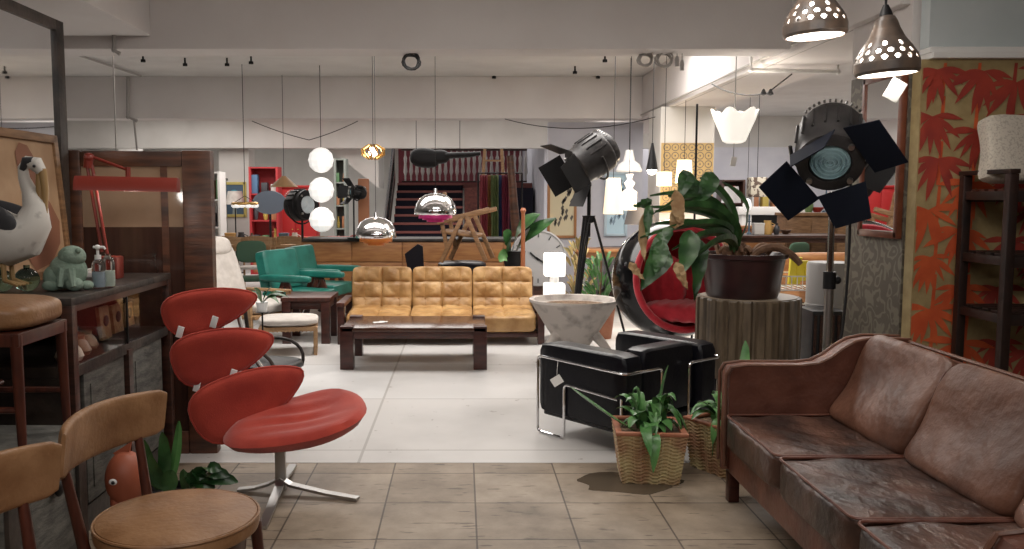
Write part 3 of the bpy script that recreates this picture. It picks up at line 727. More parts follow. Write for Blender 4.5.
blade((700, 240), (700, 262), (694, 302), 5.95, 5.9, 16)
blade((676, 262), (680, 275), (688, 290), 5.75, 5.7, 10, leaf_d, 'dry pale leaf end')
blade((630, 262), (634, 272), (645, 280), 5.7, 5.65, 8, leaf_d, 'dry pale leaf end')
blade((652, 200), (640, 207), (632, 206), 5.9, 5.9, 9)

# concrete cone planter on a splayed leg
c = P(574, 300, 8.05); rr = 44*8.05/F
t = thing('cone_planter', 'weathered grey cone planter on splayed legs, left of the globe chair', 'planter', (c.x, c.y, 0))
mb = MB(); zt = c.z
mb.lathe([(.09, .12), (.13, .12), (rr-.01, zt-.03), (rr+.01, zt-.01), (rr+.008, zt+.012), (rr-.03, zt+.008), (rr-.06, zt-.04), (0, zt-.05)], 40); mb.lathe([(0, .12), (.1, .12)], 40); mb.build('bowl', concrete, t)
mb = MB(); mb.lathe([(0, zt-.035), (rr-.1, zt-.04), (rr-.055, zt-.045)], 20); mb.build('soil', soil, t)
for a in (215, 330, 90):
    a = R(a); d = Vector((math.cos(a), math.sin(a), 0))
    mb = MB(); mb.tube([d*.18+Vector((0, 0, .30)), d*.30+Vector((0, 0, .18)), d*.43+Vector((0, 0, .02))], [.05, .04, .028], 10); mb.build('leg', concrete, t)

# small patio planters near the sofa
bask = mat('ridged_stoneware', (.34, .17, .09), .6, col2=(.55, .46, .24), scale=6, bump=.3)
terr = mat('terracotta_rim', (.30, .10, .05), .7, col2=(.38, .16, .09), scale=8)
def basket(loc, rz, wt, wb, h, label, grp=None):
    t = thing('ridged_planter', label, 'planter', loc, rz)
    mb = MB(); n = 4
    rows = 14; vs = []; fs = []; per = 40
    for i in range(rows*3+1):
        z = h*i/(rows*3)*.94
        wv = (wb+(wt-wb)*i/(rows*3))/2
        for k in range(per*4):
            s, u = divmod(k, per); u = u/per*2-1
            ridge = .006*math.sin(2*PI*(i/3+.42*math.sin(u*PI*3.5)))
            x, y = u*wv, -wv-ridge
            for _ in range(s): x, y = -y, x
            vs.append((x, y, z))
    N = per*4
    for i in range(rows*3):
        for k in range(N): fs.append((i*N+k, i*N+(k+1) % N, (i+1)*N+(k+1) % N, (i+1)*N+k))
    fs.append(list(range(N))[::-1])
    mb.add(vs, fs); mb.build('ridged_body', bask, t)
    mb = MB(); a = wt/2
    for s in range(4):
        Mr = Matrix.Rotation(s*PI/2, 4, 'Z'); mb.box((0, -a+.012, h*.965), (2*a+.012, .035, h*.07), b=.008, M=None) if s == 0 else mb.add(*boxdata((0, -a+.012, h*.965), (2*a+.012-.001*s, .035, h*.07-.001*s)), M=Mr)
    mb.build('rim', terr, t)
    mb = MB(); mb.box((0, 0, h*.88), (2*a-.04, 2*a-.03, .02)); mb.build('soil', soil, t)
    return t
def boxdata(c, d):
    m = MB(); m.box(c, d, b=.008); return m.v, m.f
def fleshy(t, h, seed, n, spread, wd, up=.25):
    r = random.Random(seed)
    for k in range(n):
        a = r.uniform(0, 6.28); s = r.uniform(.35, 1)*spread; u = r.uniform(.3, 1)*up
        p0 = Vector((.05*math.cos(a), .05*math.sin(a), h*.85)); p1 = Vector((s*math.cos(a), s*math.sin(a), h+u*r.uniform(-.2, .9))); c = Vector((s*.5*math.cos(a), s*.5*math.sin(a), h+u*1.2))
        N = 8; pts = bez(p0, c, p1, N); w_ = wd*r.uniform(.6, 1.2)
        w2 = [w_*(.2+.8*math.sin(PI*(i/N)**1.4*.95)) if i < N else .003 for i in range(N+1)]
        mb = MB(); mb.leaf(pts, w2, fold=.3); mb.build('leaf', leaf_l if r.random() < .7 else leaf_m, t)
g = G(655, 487)
t = basket((g.x, g.y+.19, 0), -.10, .37, .30, .29, 'square ridged planter with leafy green plant, fully in view beside the wet patch')
fleshy(t, .27, 4, 46, .22, .034, .26)
for p in ([(-.05, -.05, .25), (-.25, -.1, .36), (-.43, -.05, .50)], [(.0, -.1, .25), (.02, -.25, .36), (.0, -.26, .10)], [(.05, 0, .25), (.06, 0, .45), (.10, 0, .62)], [(.0, 0, .25), (-.06, -.2, .40), (-.02, -.3, .2)]):
    N = 9; mb = MB(); mb.leaf(bez(*p, N), [.03*(.2+.8*math.sin(PI*(i/N)**1.2*.97)) if i < N else .003 for i in range(N+1)], fold=.3); mb.build('leaf', leaf_l, t)
g = G(716, 478)
t = basket((g.x+.10, g.y+.17, 0), .5, .33, .27, .29, 'square ridged planter with green plant, half hidden by the brown leather sofa')
fleshy(t, .29, 9, 26, .27, .03, .16)
for p in ([(.08, 0, .25), (.20, .05, .55), (.24, .1, .70)], [(-.05, -.05, .25), (-.18, -.1, .42), (-.18, -.08, .12)]):
    N = 9; mb = MB(); mb.leaf(bez(*p, N), [.03*(.2+.8*math.sin(PI*(i/N)**1.2*.97)) if i < N else .003 for i in range(N+1)], fold=.3); mb.build('leaf', leaf_l, t)
# wet patch on the tiles
wet = mat('wet_tile', (.11, .085, .06), .15)
mb = MB(); q = G(612, 483); out = [(.27*math.cos(a*PI/16)*(1+.15*math.sin(a*PI/16*3+1)+.06*math.sin(a*PI/16*7)), .17*math.sin(a*PI/16)*(1+.15*math.sin(a*PI/16*4)), 0) for a in range(32)]
mb.prism([(p[0], p[1]) for p in out], .002, Matrix.Translation((q.x+.08, q.y+.0, .0015))); tag(mb.build('water_stain', wet), 'dark wet stain on the tiles beside the ridged planter', 'stain')
# ------------------------------------------------------------ LEFT FOREGROUND
# tan leather dining chairs (seat faces +x)
def dining_chair(x, y, z, rz, label, back=True, grp='round-seated tan leather chairs'):
    t = thing('dining_chair', label, 'chair', (x, y, z), rz, grp)
    mb = MB(); mb.pillow((0, 0, .472), (.52, .52, .075), e=2.6, n=14, fn=lambda q: q)
    # keep the plan round, the section puffy
    mb = MB(); mb.lathe([(0, .435), (.235, .435), (.258, .45), (.262, .475), (.252, .497), (.22, .508), (.12, .515), (0, .517)], 48); s_ = mb.build('seat', tan_leather, t)
    mb = MB(); mb.tube([(.259*math.cos(a*PI/24), .259*math.sin(a*PI/24), .492) for a in range(48)], .005, 6, closed=True); mb.build('piping', tan_leather, s_)
    mb = MB(); mb.lathe([(.20, .375), (.215, .375), (.22, .436), (.2, .436)], 40); mb.build('apron', red_wood, t)
    for sx, sy in ((1, 1), (1, -1)):
        mb = MB(); mb.tube([(sx*.19, sy*.17, .43), (sx*.205, sy*.185, .2), (sx*.215, sy*.195, 0)], [.021, .017, .011], 10); mb.build('leg', red_wood, t)
    for sy in (1, -1):
        mb = MB(); pts = [(-.21, sy*.17, 0), (-.215, sy*.18, .42), (-.265, sy*.20, .70)] if back else [(-.21, sy*.19, 0), (-.19, sy*.17, .43)]
        mb.tube(pts, [.012, .02, .015][:len(pts)], 10); mb.build('leg', red_wood, t)
    mb = MB()
    for sy in (1, -1): mb.tube([(.2, sy*.18, .21), (-.2, sy*.18, .21)], .010, 8)
    mb.tube([(0, .18, .21), (0, -.18, .21)], .010, 8); mb.build('stretcher', red_wood, t)
    if back:
        # curved padded backrest band
        n = 20; m = 10; vs = []; fs = []
        for i in range(n+1):
            u = -1+2*i/n; a = u*.60; r = .50
            cx = .207-r*math.cos(a)*1.0; cy = r*math.sin(a)*1.0
            nx, ny = -math.cos(a), math.sin(a)
            e = (1-abs(u)**8)**.25 if abs(u) < 1 else 0.0
            hh = (.088+.004*math.cos(u*3))*(.80+.2*e); th = .019*max(.35, e)
            for k in range(m*2):
                b = 2*PI*k/(m*2); cc, ss = math.cos(b), math.sin(b)
                dz = hh*math.copysign(abs(ss)**.35, ss); dr = th*math.copysign(abs(cc)**.6, cc)
                vs.append((cx+nx*(dr-.012*dz/.075), cy+ny*dr, .765+dz))
        M2 = m*2
        for i in range(n):
            for k in range(M2): fs.append((i*M2+k, i*M2+(k+1) % M2, (i+1)*M2+(k+1) % M2, (i+1)*M2+k))
        fs.append(list(range(M2))[::-1]); fs.append([n*M2+k for k in range(M2)])
        mb = MB(); mb.add(vs, fs); mb.build('backrest', tan_leather, t, ang=60)
    return t
dining_chair(-.93, 2.75, 0, -.21, 'tan leather dining chair with round padded seat, in front of the red lounge chair')
dining_chair(-1.005, 2.09, 0, -.21, 'tan leather dining chair cut off at the left bottom corner, nearest the viewer')
# weathered chest with a stool on it
t = thing('storage_chest', 'weathered dark wooden chest with iron hasp behind the tan dining chairs', 'chest', (-1.98, 3.15, 0))
mb = MB(); mb.box((0, 0, .27), (.86, .62, .54), b=.01); mb.build('body', grey_wood, t)
mb = MB(); mb.box((0, 0, .575), (.90, .66, .06), b=.012); mb.build('lid', grey_wood, t)
mb = MB(); mb.box((.435, .05, .5), (.012, .06, .16)); mb.ball((.45, .05, .43), (.015, .025, .03)); mb.build('hasp', blk_metal, t)
for yy_ in (-.27, .27): mb = MB(); mb.box((.435, yy_, .27), (.02, .07, .54), b=.004); mb.build('corner_strap', black_wood, t)
t = thing('leather_stool', 'tan leather stool with dark wood legs perched on the weathered chest', 'stool', (-1.82, 3.20, .605), 0)
mb = MB(); mb.pillow((0, 0, .50), (.56, .42, .11), e=4, n=14, puff=.1); mb.build('seat', tan_leather, t)
mb = MB(); mb.box((0, 0, .425), (.52, .38, .05), b=.006); mb.build('apron', red_wood, t)
for sx in (-1, 1):
    for sy in (-1, 1): mb = MB(); mb.tube([(sx*.24, sy*.17, .44), (sx*.25, sy*.175, .0)], [.022, .015], 10); mb.build('leg', red_wood, t)
mb = MB()
for sy in (-1, 1): mb.tube([(-.24, sy*.17, .17), (.24, sy*.17, .17)], .012, 8)
mb.tube([(0, -.17, .2), (0, .17, .2)], .01, 8); mb.build('stretcher', red_wood, t)
# terracotta bird
c = P(119, 478, 3.62)
t = thing('terracotta_fish', 'reddish terracotta fish figure with a pale eye, seen between tan chairs and plant', 'figurine', (c.x, c.y, 0))
mb = MB(); mb.ball((0.03, 0, c.z), (.085, .09, .12), 16, 12); mb.tube([(0, 0, 0), (0, 0, .06), (0, 0, c.z-.05)], [.09, .035, .04], 12); mb.ball((.0, 0, c.z-.10), (.035, .06, .05)); mb.build('body', mat('terracotta', (.34, .09, .045), .5), t)
mb = MB(); mb.ball((.01, -.083, c.z+.01), (.02, .012, .014)); mb.build('eye', white_plas, t)
mb = MB(); mb.ball((.012, -.094, c.z+.01), (.008, .005, .008)); mb.build('pupil', black_plas, t)
mb = MB(); mb.prism([(-.02, 0), (.06, .05), (.04, -.04)], .015, Matrix.Translation((0, 0, c.z+.11)) @ Matrix.Rotation(PI/2, 4, 'X')); mb.build('fin', mat('terracotta', (.34, .09, .045), .5), t)
# plant behind the chair
g = Vector((-1.38, 3.95, 0))
t = thing('leafy_plant', 'tall strap-leaved green plant in a dark pot beside the brown mirror frame', 'potted plant', g)
mb = MB(); mb.lathe([(0, 0), (.10, 0), (.13, .16), (.135, .17), (.12, .17), (.11, .14), (0, .14)], 24); mb.build('pot', blk_metal, t)
def gleaf(p0, c, p1, y, w_, m=leaf_m):
    a, b_, c_ = P(*p0, y)-g, P(*p1, y)-g, P(*c, y)-g; N = 9
    mb = MB(); mb.leaf(bez(a, c_, b_, N), [max(.004, w_*(.35+.65*math.sin(PI*(i/N)**.9*.97))) if i < N else .004 for i in range(N+1)], fold=.25, side=(.9, .2, .3)); mb.build('leaf', m, t)
gleaf((160, 490), (168, 460), (162, 432), 3.9, .030)
gleaf((168, 492), (178, 455), (179, 421), 3.95, .022, leaf_l)
gleaf((158, 490), (150, 465), (144, 440), 3.85, .024)
gleaf((160, 488), (140, 470), (120, 456), 3.8, .02)
gleaf((170, 490), (155, 480), (150, 455), 3.75, .03)
gleaf((150, 492), (140, 488), (136, 486), 3.75, .03, leaf_l)
gleaf((170, 495), (168, 480), (172, 470), 3.7, .035)
for p in ((205, 478), (222, 470), (238, 482), (215, 488), (196, 486), (230, 476), (190, 476)): gleaf((185, 492), ((185+p[0])/2, p[1]-10), p, 3.85, .035)
# cabinet with glass display top
t = thing('display_cabinet', 'black weathered cabinet with glazed display top, behind the tan chairs at left', 'cabinet', (-1.98, 4.31, 0))
cxw, cyl = .62, 1.27
T_ = MB(); T_.box((0, 0, 1.085), (cxw, cyl, .035), b=.006); T_.build('top', black_wood, t)
mb = MB()
mb.box((-.02, 0, .06), (cxw-.06, cyl-.04, .12)); mb.box((0, 0, .775), (cxw-.02, cyl-.02, .05), b=.004); mb.box((-.29, 0, .58), (.02, cyl-.02, .96))
mb.box((0, -cyl/2+.02, .42), (cxw-.04, .03, .66)); mb.box((0, cyl/2-.02, .58), (cxw-.04, .03, .98)); mb.box((-.01, 0, .795), (cxw-.06, cyl-.06, .01))
mb.build('carcass', black_wood, t)
mb = MB()
for y in (-cyl/2+.025, cyl/2-.025): mb.box((cxw/2-.025, y, .57), (.05, .05, 1.0), b=.005)
mb.box((cxw/2-.02, 0, 1.055), (.03, cyl-.08, .03)); mb.box((cxw/2-.02, .0, .46), (.04, .05, .62)); mb.build('frame', dark_wood, t)
mb = MB(); mb.box((cxw/2-.02, 0, .92), (.005, cyl-.1, .24)); mb.build('glass_pane', clear, t)
mb = MB(); mb.box((cxw/2-.012, .0, .92), (.008, .012, .24)); mb.build('glazing_bar', blk_metal, t)
for y in (-.27, .27):
    mb = MB(); mb.box((cxw/2-.03, y, .45), (.02, .46, .60), b=.004); mb.box((cxw/2-.018, y, .45), (.008, .34, .48), b=.003); d_ = mb.build('door', grey_wood, t)
    mb = MB(); mb.ball((cxw/2-.01, y+.18*(1 if y < 0 else -1), .5), .014, 10, 8); mb.build('knob', brass, d_)
# display contents
for i, (px, py, Y, col) in enumerate(((84, 345, 4.05, (.7, .6, .5)), (92, 326, 4.15, (.3, .16, .08)), (104, 328, 4.3, (.35, .25, .15)))):
    c = P(px, py, Y); c.x = max(c.x, -2.15); 
    mb = MB(); mb.lathe([(0, 0), (.05, 0), (.062, .02), (.05, .05), (.03, .075), (.034, .09), (0, .09)], 20, loc=(-1.77-.03*i, 3.85+.15*i, .80)); tag(mb.build('ceramic_vessel', mat('vessel_%d' % i, col, .4)), ['pale cream vessel behind the cabinet glass, nearest the viewer', 'dark brown vessel in the middle behind the cabinet glass', 'tan vessel behind the cabinet glass, nearest the amber cards'][i], 'vessel')
for i in range(3):
    mb = MB(); mb.box((-1.85, 4.42+.16*i, .89), (.02, .12, .17-.02*i), rot=(0, -.1, 0), b=.002); mb.mi = 1; mb.ball((-1.837, 4.42+.16*i, .90), (.006, .03, .03)); tag(mb.build('picture_card', [mat('amber_card', (.45, .30, .14), .6, col2=(.28, .14, .06), scale=20), black_wood]), ['amber printed card with dark spot, left one behind the cabinet glass', 'amber printed card with dark spot, middle one behind the cabinet glass', 'amber printed card with dark spot, right one behind the cabinet glass'][i], 'card')
# big floor mirror in brown frame, its reflection painted tan over dark
m0 = P(72, 300, 5.06); m1 = P(213, 300, 5.06); zt = P(140, 150, 5.06).z
fx0, fx1 = m0.x, m1.x; ya = R(2)
t = thing('framed_mirror_panel', 'tall brown wood framed mirror panel, reflection painted tan above and dark below, behind the red lounge chair', 'panel', (fx1-(fx1-fx0)/2*math.cos(ya), 5.12-(fx1-fx0)/2*math.sin(ya), 0), ya)
hw = (fx1-fx0)/2
mb = MB(); mb.box((-hw+.04, 0, zt/2), (.08, .09, zt), b=.012); mb.box((hw-.085, 0, zt/2), (.17, .09, zt), b=.014); mb.box((-.045, 0, zt-.05), (2*hw-.25, .08, .09), b=.008); mb.box((-.045, 0, .07), (2*hw-.25, .08, .14), b=.008); mb.build('frame', frame_wood, t)
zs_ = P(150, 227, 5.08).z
mb = MB(); mb.bb((-hw+.07, -.03, zs_), (hw-.16, -.018, zt-.08)); lab(mb.build('upper_reflection', mat('tan_reflection_paint', (.26, .17, .11), .12, col2=(.34, .235, .16), scale=3, coat=.6), t), 'painted tan reflection in the upper half')
mb = MB(); mb.bb((-hw+.07, -.03, .12), (hw-.16, -.018, zs_)); lab(mb.build('lower_reflection', mat('dark_reflection_paint', (.035, .018, .014), .12, col2=(.06, .03, .022), scale=3, coat=.6, stretch=(6, 1, .5)), t), 'painted dark brown reflection in the lower half')
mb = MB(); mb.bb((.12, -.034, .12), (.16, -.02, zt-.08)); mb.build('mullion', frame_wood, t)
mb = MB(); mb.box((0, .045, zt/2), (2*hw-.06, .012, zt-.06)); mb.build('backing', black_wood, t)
# wide dark mirror above the cabinet, facing +x
t = thing('wall_mirror', 'tall black framed mirror at the left edge behind the pelican picture', 'mirror', (-2.29, 4.35, 1.105))
mz = 1.42
mb = MB()
for y in (-.63, .63): mb.box((0, y, mz/2), (.05, .09, mz), b=.006)
for z in (.03, mz-.03): mb.box((0, 0, z), (.045, 1.18, .06), b=.004)
mb.build('frame', black_wood, t)
mb = MB(); mb.box((.0, 0, mz/2), (.012, 1.24, mz-.1)); mb.build('mirror_glass', mirror_m, t)
mb = MB(); mb.box((-.03, 0, mz/2), (.01, 1.30, mz-.04)); mb.build('backing', black_plas, t)
mb = MB(); mb.bb((-2.50, 3.5, 0), (-2.40, 4.85, 1.09)); tag(mb.build('partition_panel', black_wood), 'dark panel standing behind the display cabinet', 'panel')
# framed pelican picture
tl = .06
t = thing('framed_picture', 'framed picture of a brown pelican silhouette leaning behind the painted pelican', 'picture', (-2.20, 4.36, 1.104), 0)
pw, ph_ = .98, .77
Mt = Matrix.Rotation(-.08, 4, 'Y')
def fr(c, d, mb): mb.add(*(lambda m: (m.box(c, d, b=.005).v, m.f))(MB()), M=Mt)
mb = MB()
for y in (-pw/2+.02, pw/2-.02): fr((0, y, ph_/2), (.03, .045, ph_), mb)
for z in (.02, ph_-.02): fr((0, 0, z), (.03, pw, .045), mb)
mb.build('frame', teak, t)
mb = MB(); fr((-.004, 0, ph_/2), (.008, pw-.06, ph_-.06), mb)
mb.mi = 1
shape = [(.12, .05), (.30, .08), (.42, .18), (.44, .30), (.36, .40), (.27, .47), (.25, .56), (.24, .64), (.18, .70), (.10, .71), (.05, .66), (.06, .56), (.09, .46), (.10, .36), (.06, .25), (.05, .12)]
mb.add([(.003, y-.02, z) for y, z in shape], [list(range(len(shape)))], Mt)
mb.build('print', [mat('tan_paper', (.33, .20, .11), .7, col2=(.40, .26, .15), scale=7), mat('brown_print', (.22, .09, .05), .7)], t, smooth=False)
# pelican figure
PX = Vector((-2.04, 3.84, 1.112))
t = thing('pelican_figure', 'black and white painted pelican figure with long ochre bill on the cabinet', 'figurine', PX)
pel_w = mat('pelican_white', (.62, .60, .56), .6, col2=(.35, .33, .31), scale=16, lo=.55, hi=.7)
pel_b = mat('pelican_black', (.03, .03, .035), .6, col2=(.2, .2, .2), scale=18, lo=.6, hi=.8)
def L_(px, py, Y=3.84): return P(px, py, Y)-PX
bd = MB(); pts = [L_(-22, 232), L_(-8, 236), L_(8, 238), L_(24, 234), L_(34, 222), L_(35, 205), L_(29, 190), L_(24, 178), L_(23, 168), L_(28, 162), L_(36, 164), L_(42, 172)]
bd.tube(pts, [.05, .11, .125, .11, .075, .05, .032, .024, .022, .028, .034, .022], 18); bd.build('body', pel_w, t)
mb = MB(); mb.tube([L_(22, 170, 3.825), L_(26, 161, 3.825), L_(33, 161, 3.825)], [.012, .022, .018], 10); lab(mb.build('crown', pel_b, t), 'black patch on the head')
mb = MB(); mb.tube([L_(42, 169), L_(45, 190), L_(45.5, 226)], [.020, .016, .006], 10); mb.tube([L_(39, 174), L_(40, 196), L_(44, 222)], [.014, .018, .006], 10); lab(mb.build('bill', mat('ochre_bill', (.35, .22, .09), .5), t), 'long ochre bill')
mb = MB(); mb.ball(L_(34, 166, 3.80), .007, 8, 6); mb.build('eye', black_plas, t)
mb = MB(); 
for s in (-1, 1): mb.pillow(L_(0, 225)+Vector((-.03, s*.09, .02)), (.30, .05, .17), e=2.5, n=10, rot=(0, .25, 0))
lab(mb.build('wing', pel_b, t), 'black folded wings')
for s in (-.035, .035):
    mb = MB(); mb.tube([L_(7, 262)+Vector((.0, s, 0)), L_(9, 280)+Vector((0, s, 0))], .011, 8)
    for k in (-1, 0, 1): mb.tube([L_(9, 280)+Vector((0, s, 0)), L_(9, 280)+Vector((.07, s+k*.03, -.02))], [.010, .005], 6)
    mb.build('leg', mat('ochre_bill', (.35, .22, .09), .5), t)
# teal glass floats under it
for i, (px, r) in enumerate(((3, .05), (27, .055), (-14, .05))):
    c = P(px, 281, 3.93); c.z = 1.104+r; mb = MB(); mb.ball(c, r, 20, 14); mb.mi = 1; mb.tube([c+Vector((0, 0, r-.006)), c+Vector((0, 0, r+.012))], .014, 10)
    tag(mb.build('glass_float', [tint, tint]), ['teal glass ball at the left picture edge, between its neighbours', 'teal glass ball under the pelican nearest the green frog', 'teal glass ball behind the picture edge at far left'][i], 'glass ball')
# green stone frog
c = P(69, 292, 4.02); c.z = 1.104
t = thing('stone_frog', 'squat pale green stone frog sitting on the display cabinet', 'figurine', c)
jade = mat('green_stone', (.15, .22, .17), .85, col2=(.25, .33, .27), scale=14, bump=.5)
mb = MB(); mb.ball((0, 0, .085), (.085, .08, .085), 20, 14); mb.ball((.025, -.01, .155), (.062, .06, .052), 18, 12); mb.ball((-.045, -.02, .06), (.06, .06, .06)); mb.ball((.05, -.05, .03), (.04, .035, .032)); mb.ball((-.05, -.06, .025), (.045, .035, .027)); mb.ball((.09, -.01, .022), (.03, .03, .022))
mb.tube([(.04, -.06, .10), (.06, -.085, .02)], [.022, .014], 8); mb.tube([(.0, -.06, .10), (.0, -.09, .02)], [.022, .014], 8); mb.build('body', jade, t)
for s in (-.025, .03): mb = MB(); mb.ball((.04+s, -.045, .185), .013, 10, 8); mb.build('eye', jade, t)
# soap bottle
for i, (px, h, col) in enumerate(((99, .15, clear), (109, .16, clear))):
    c = P(px, 287, 4.08+.05*i); c.z = 1.104
    t = thing('pump_bottle', ['clear pump bottle half full of blue liquid on the cabinet, nearer the frog', 'clear pump bottle with green label on the cabinet, nearer the red lamp'][i], 'bottle', c)
    mb = MB(); mb.lathe([(0, .002), (.028, .002), (.030, .02), (.030, h-.04), (.024, h-.02), (.012, h-.01), (.012, h)], 20); mb.build('bottle_body', col, t)
    mb = MB(); mb.lathe([(0, .006), (.026, .006), (.026, .08), (0, .08)], 20); mb.build('liquid', mat('blue_liquid', (.30, .38, .44), .1) if i == 0 else mat('pale_label', (.42, .50, .44), .4), t)
    if i == 0: mb = MB(); mb.tube([(0, 0, h-.01), (0, 0, h+.03)], .007, 8); mb.tube([(-.02, 0, h+.045), (.03, 0, h+.045), (.036, 0, h+.035)], .006, 8); mb.tube([(0, 0, h-.012), (0, 0, h+.008)], .015, 12); mb.ball((0, 0, h+.045), (.014, .014, .012)); mb.build('pump', white_plas, t)
mb = MB(); c = P(148, 273, 4.75); mb.box((-2.0, 4.72, 1.118), (.22, .16, .028), rot=(0, 0, .2), b=.004); mb.box((-1.98, 4.74, 1.137), (.18, .12, .01), rot=(0, 0, -.1), b=.002); tag(mb.build('paper_stack', paper), 'stack of white papers on the far end of the cabinet', 'papers')
# red desk lamp
b0 = P(108, 275, 4.55); b0.z = 1.104
t = thing('desk_lamp', 'red enamel fluorescent desk lamp with jointed arm on the black cabinet', 'lamp', b0)
def q_(px, py, Y=4.55): return P(px, py, Y)-b0
mb = MB(); mb.box((0, .02, .06), (.12, .10, .12), b=.01); mb.build('base', red_enamel, t)
mb = MB(); mb.tube([q_(108, 258), q_(92, 165)], .009, 8); mb.tube([q_(102, 252), q_(87, 165)], .009, 8); mb.build('lower_arm', red_enamel, t)
mb = MB(); mb.tube([q_(88, 168), q_(89, 154)], .024, 12); mb.ball(q_(89, 158), .028, 12, 8); mb.build('joint', red_enamel, t)
mb = MB(); mb.tube([q_(90, 156), q_(128, 170)], .008, 8); mb.tube([q_(128, 167), q_(128, 178)], .014, 8); mb.build('upper_arm', red_enamel, t)
a = q_(77, 184, 4.5); b = q_(178, 186, 4.6); L = (b-a).length
mb = MB(); out = [(-.085, -.032), (-.075, .015), (-.045, .042), (.045, .042), (.075, .015), (.085, -.032), (.076, -.032), (.064, .01), (.04, .032), (-.04, .032), (-.064, .01), (-.076, -.032)]
d = (b-a).normalized(); y = Vector((0, 0, 1)); x = y.cross(d).normalized(); y = d.cross(x)
M = Matrix((( *x, 0), (*y, 0), (*d, 0), (0, 0, 0, 1))).transposed(); M.translation = (a+b)/2
mb.prism(out, L, M); mb.prism([(-.08, -.030), (-.070, .015), (-.043, .040), (.043, .040), (.070, .015), (.08, -.030)], .006, M @ Matrix.Translation((0, 0, L/2))); mb.prism([(-.08, -.030), (-.070, .015), (-.043, .040), (.043, .040), (.070, .015), (.08, -.030)], .006, M @ Matrix.Translation((0, 0, -L/2))); mb.build('lamp_shade', red_enamel, t)
mb = MB(); mb.tube([a+d*.04+Vector((0, 0, -.012)), b-d*.04+Vector((0, 0, -.012))], .011, 10); mb.build('tube_light', emi('fluorescent_tube', (1, .97, .92), 4), t)
point('desk_lamp_light', b0+(a+b)/2+Vector((0, 0, -.05)), 2.2, (1, .95, .88), .05)

# ------------------------------------------------------------ RIGHT SIDE
# wall mirror on the damask pillar (faces -x)
yn, yf = 5.2, 5.2
yA = 2.64*F/(905-CX); yB = 2.64*F/(858-CX)
zA = P(880, 237, (yA+yB)/2).z; zB = zA+1.02
t = thing('narrow_mirror', 'tall narrow mirror in red-brown frame hanging on the damask papered pillar', 'mirror', (2.64, (yA+yB)/2, zA))
yA2, yB2 = max(yA, 5.23)-(yA+yB)/2, min(yB, 5.75)-(yA+yB)/2
hh = 1.02; 
mb = MB()
for y in (yA2+.02, yB2-.02): mb.box((0, y, hh/2), (.035, .045, hh), b=.006)
for z in (.02, hh-.02): mb.box((0, (yA2+yB2)/2, z), (.035, yB2-yA2, .045), b=.006)
mb.build('frame', mat('mirror_frame_redwood', (.13, .035, .015), .35, col2=(.2, .06, .03), scale=9), t)
mb = MB(); mb.box((-.002, (yA2+yB2)/2, hh/2), (.012, yB2-yA2-.06, hh-.06)); mb.build('mirror_glass', mirror_m, t)
# rack
t = thing('slatted_rack', 'dark wooden slatted shelf rack in front of the bamboo wallpaper', 'rack', (2.92, 4.83, 0))
rk = mat('rack_dark_wood', (.010, .006, .005), .45, col2=(.028, .011, .008), scale=6)
zt_ = 1.66; wx = 1.25
for x in (0, wx):
    for y in (-.21, .21): mb = MB(); mb.box((x, y, zt_/2), (.05, .05, zt_), b=.006); mb.build('post', rk, t)
zs = [P(980, y, 4.7).z for y in (190, 255, 312)]+[.35]
for i, z in enumerate(zs):
    for x in (0, wx): mb = MB(); mb.box((x, 0, z-.03), (.03, .40, .05), b=.004); mb.build('side_rail', rk, t)
    for y in (-.2, .2): mb = MB(); mb.box((wx/2, y, z-.035), (wx, .03, .06), b=.004); mb.build('shelf_rail', rk, t)
    for j in range(5): mb = MB(); mb.box((wx/2, -.17+j*.085, z), (wx-.04, .055, .014), b=.003); mb.build('slat', rk if i else red_wood, t)
for x in (0, wx): mb = MB(); mb.box((x, 0, zt_+.012), (.055, .48, .025), b=.004); mb.build('top_rail', rk, t)
mb = MB(); mb.pillow((3.40, 4.86, zs[0]+.215), (.98, .16, .36), e=6, n=16, rot=(-.16, .03, 0), fn=lambda q: Vector((q.x*(1+.10*(abs(q.z)/.17)**2), q.y, q.z*(1+.12*(abs(q.x)/.43)**3)))); tag(mb.build('cushion', mat('speckled_cream_fabric', (.55, .50, .43), .9, col2=(.40, .36, .31), scale=90, lo=.5, hi=.62)), 'speckled cream cushion standing on top of the slatted rack', 'cushion')

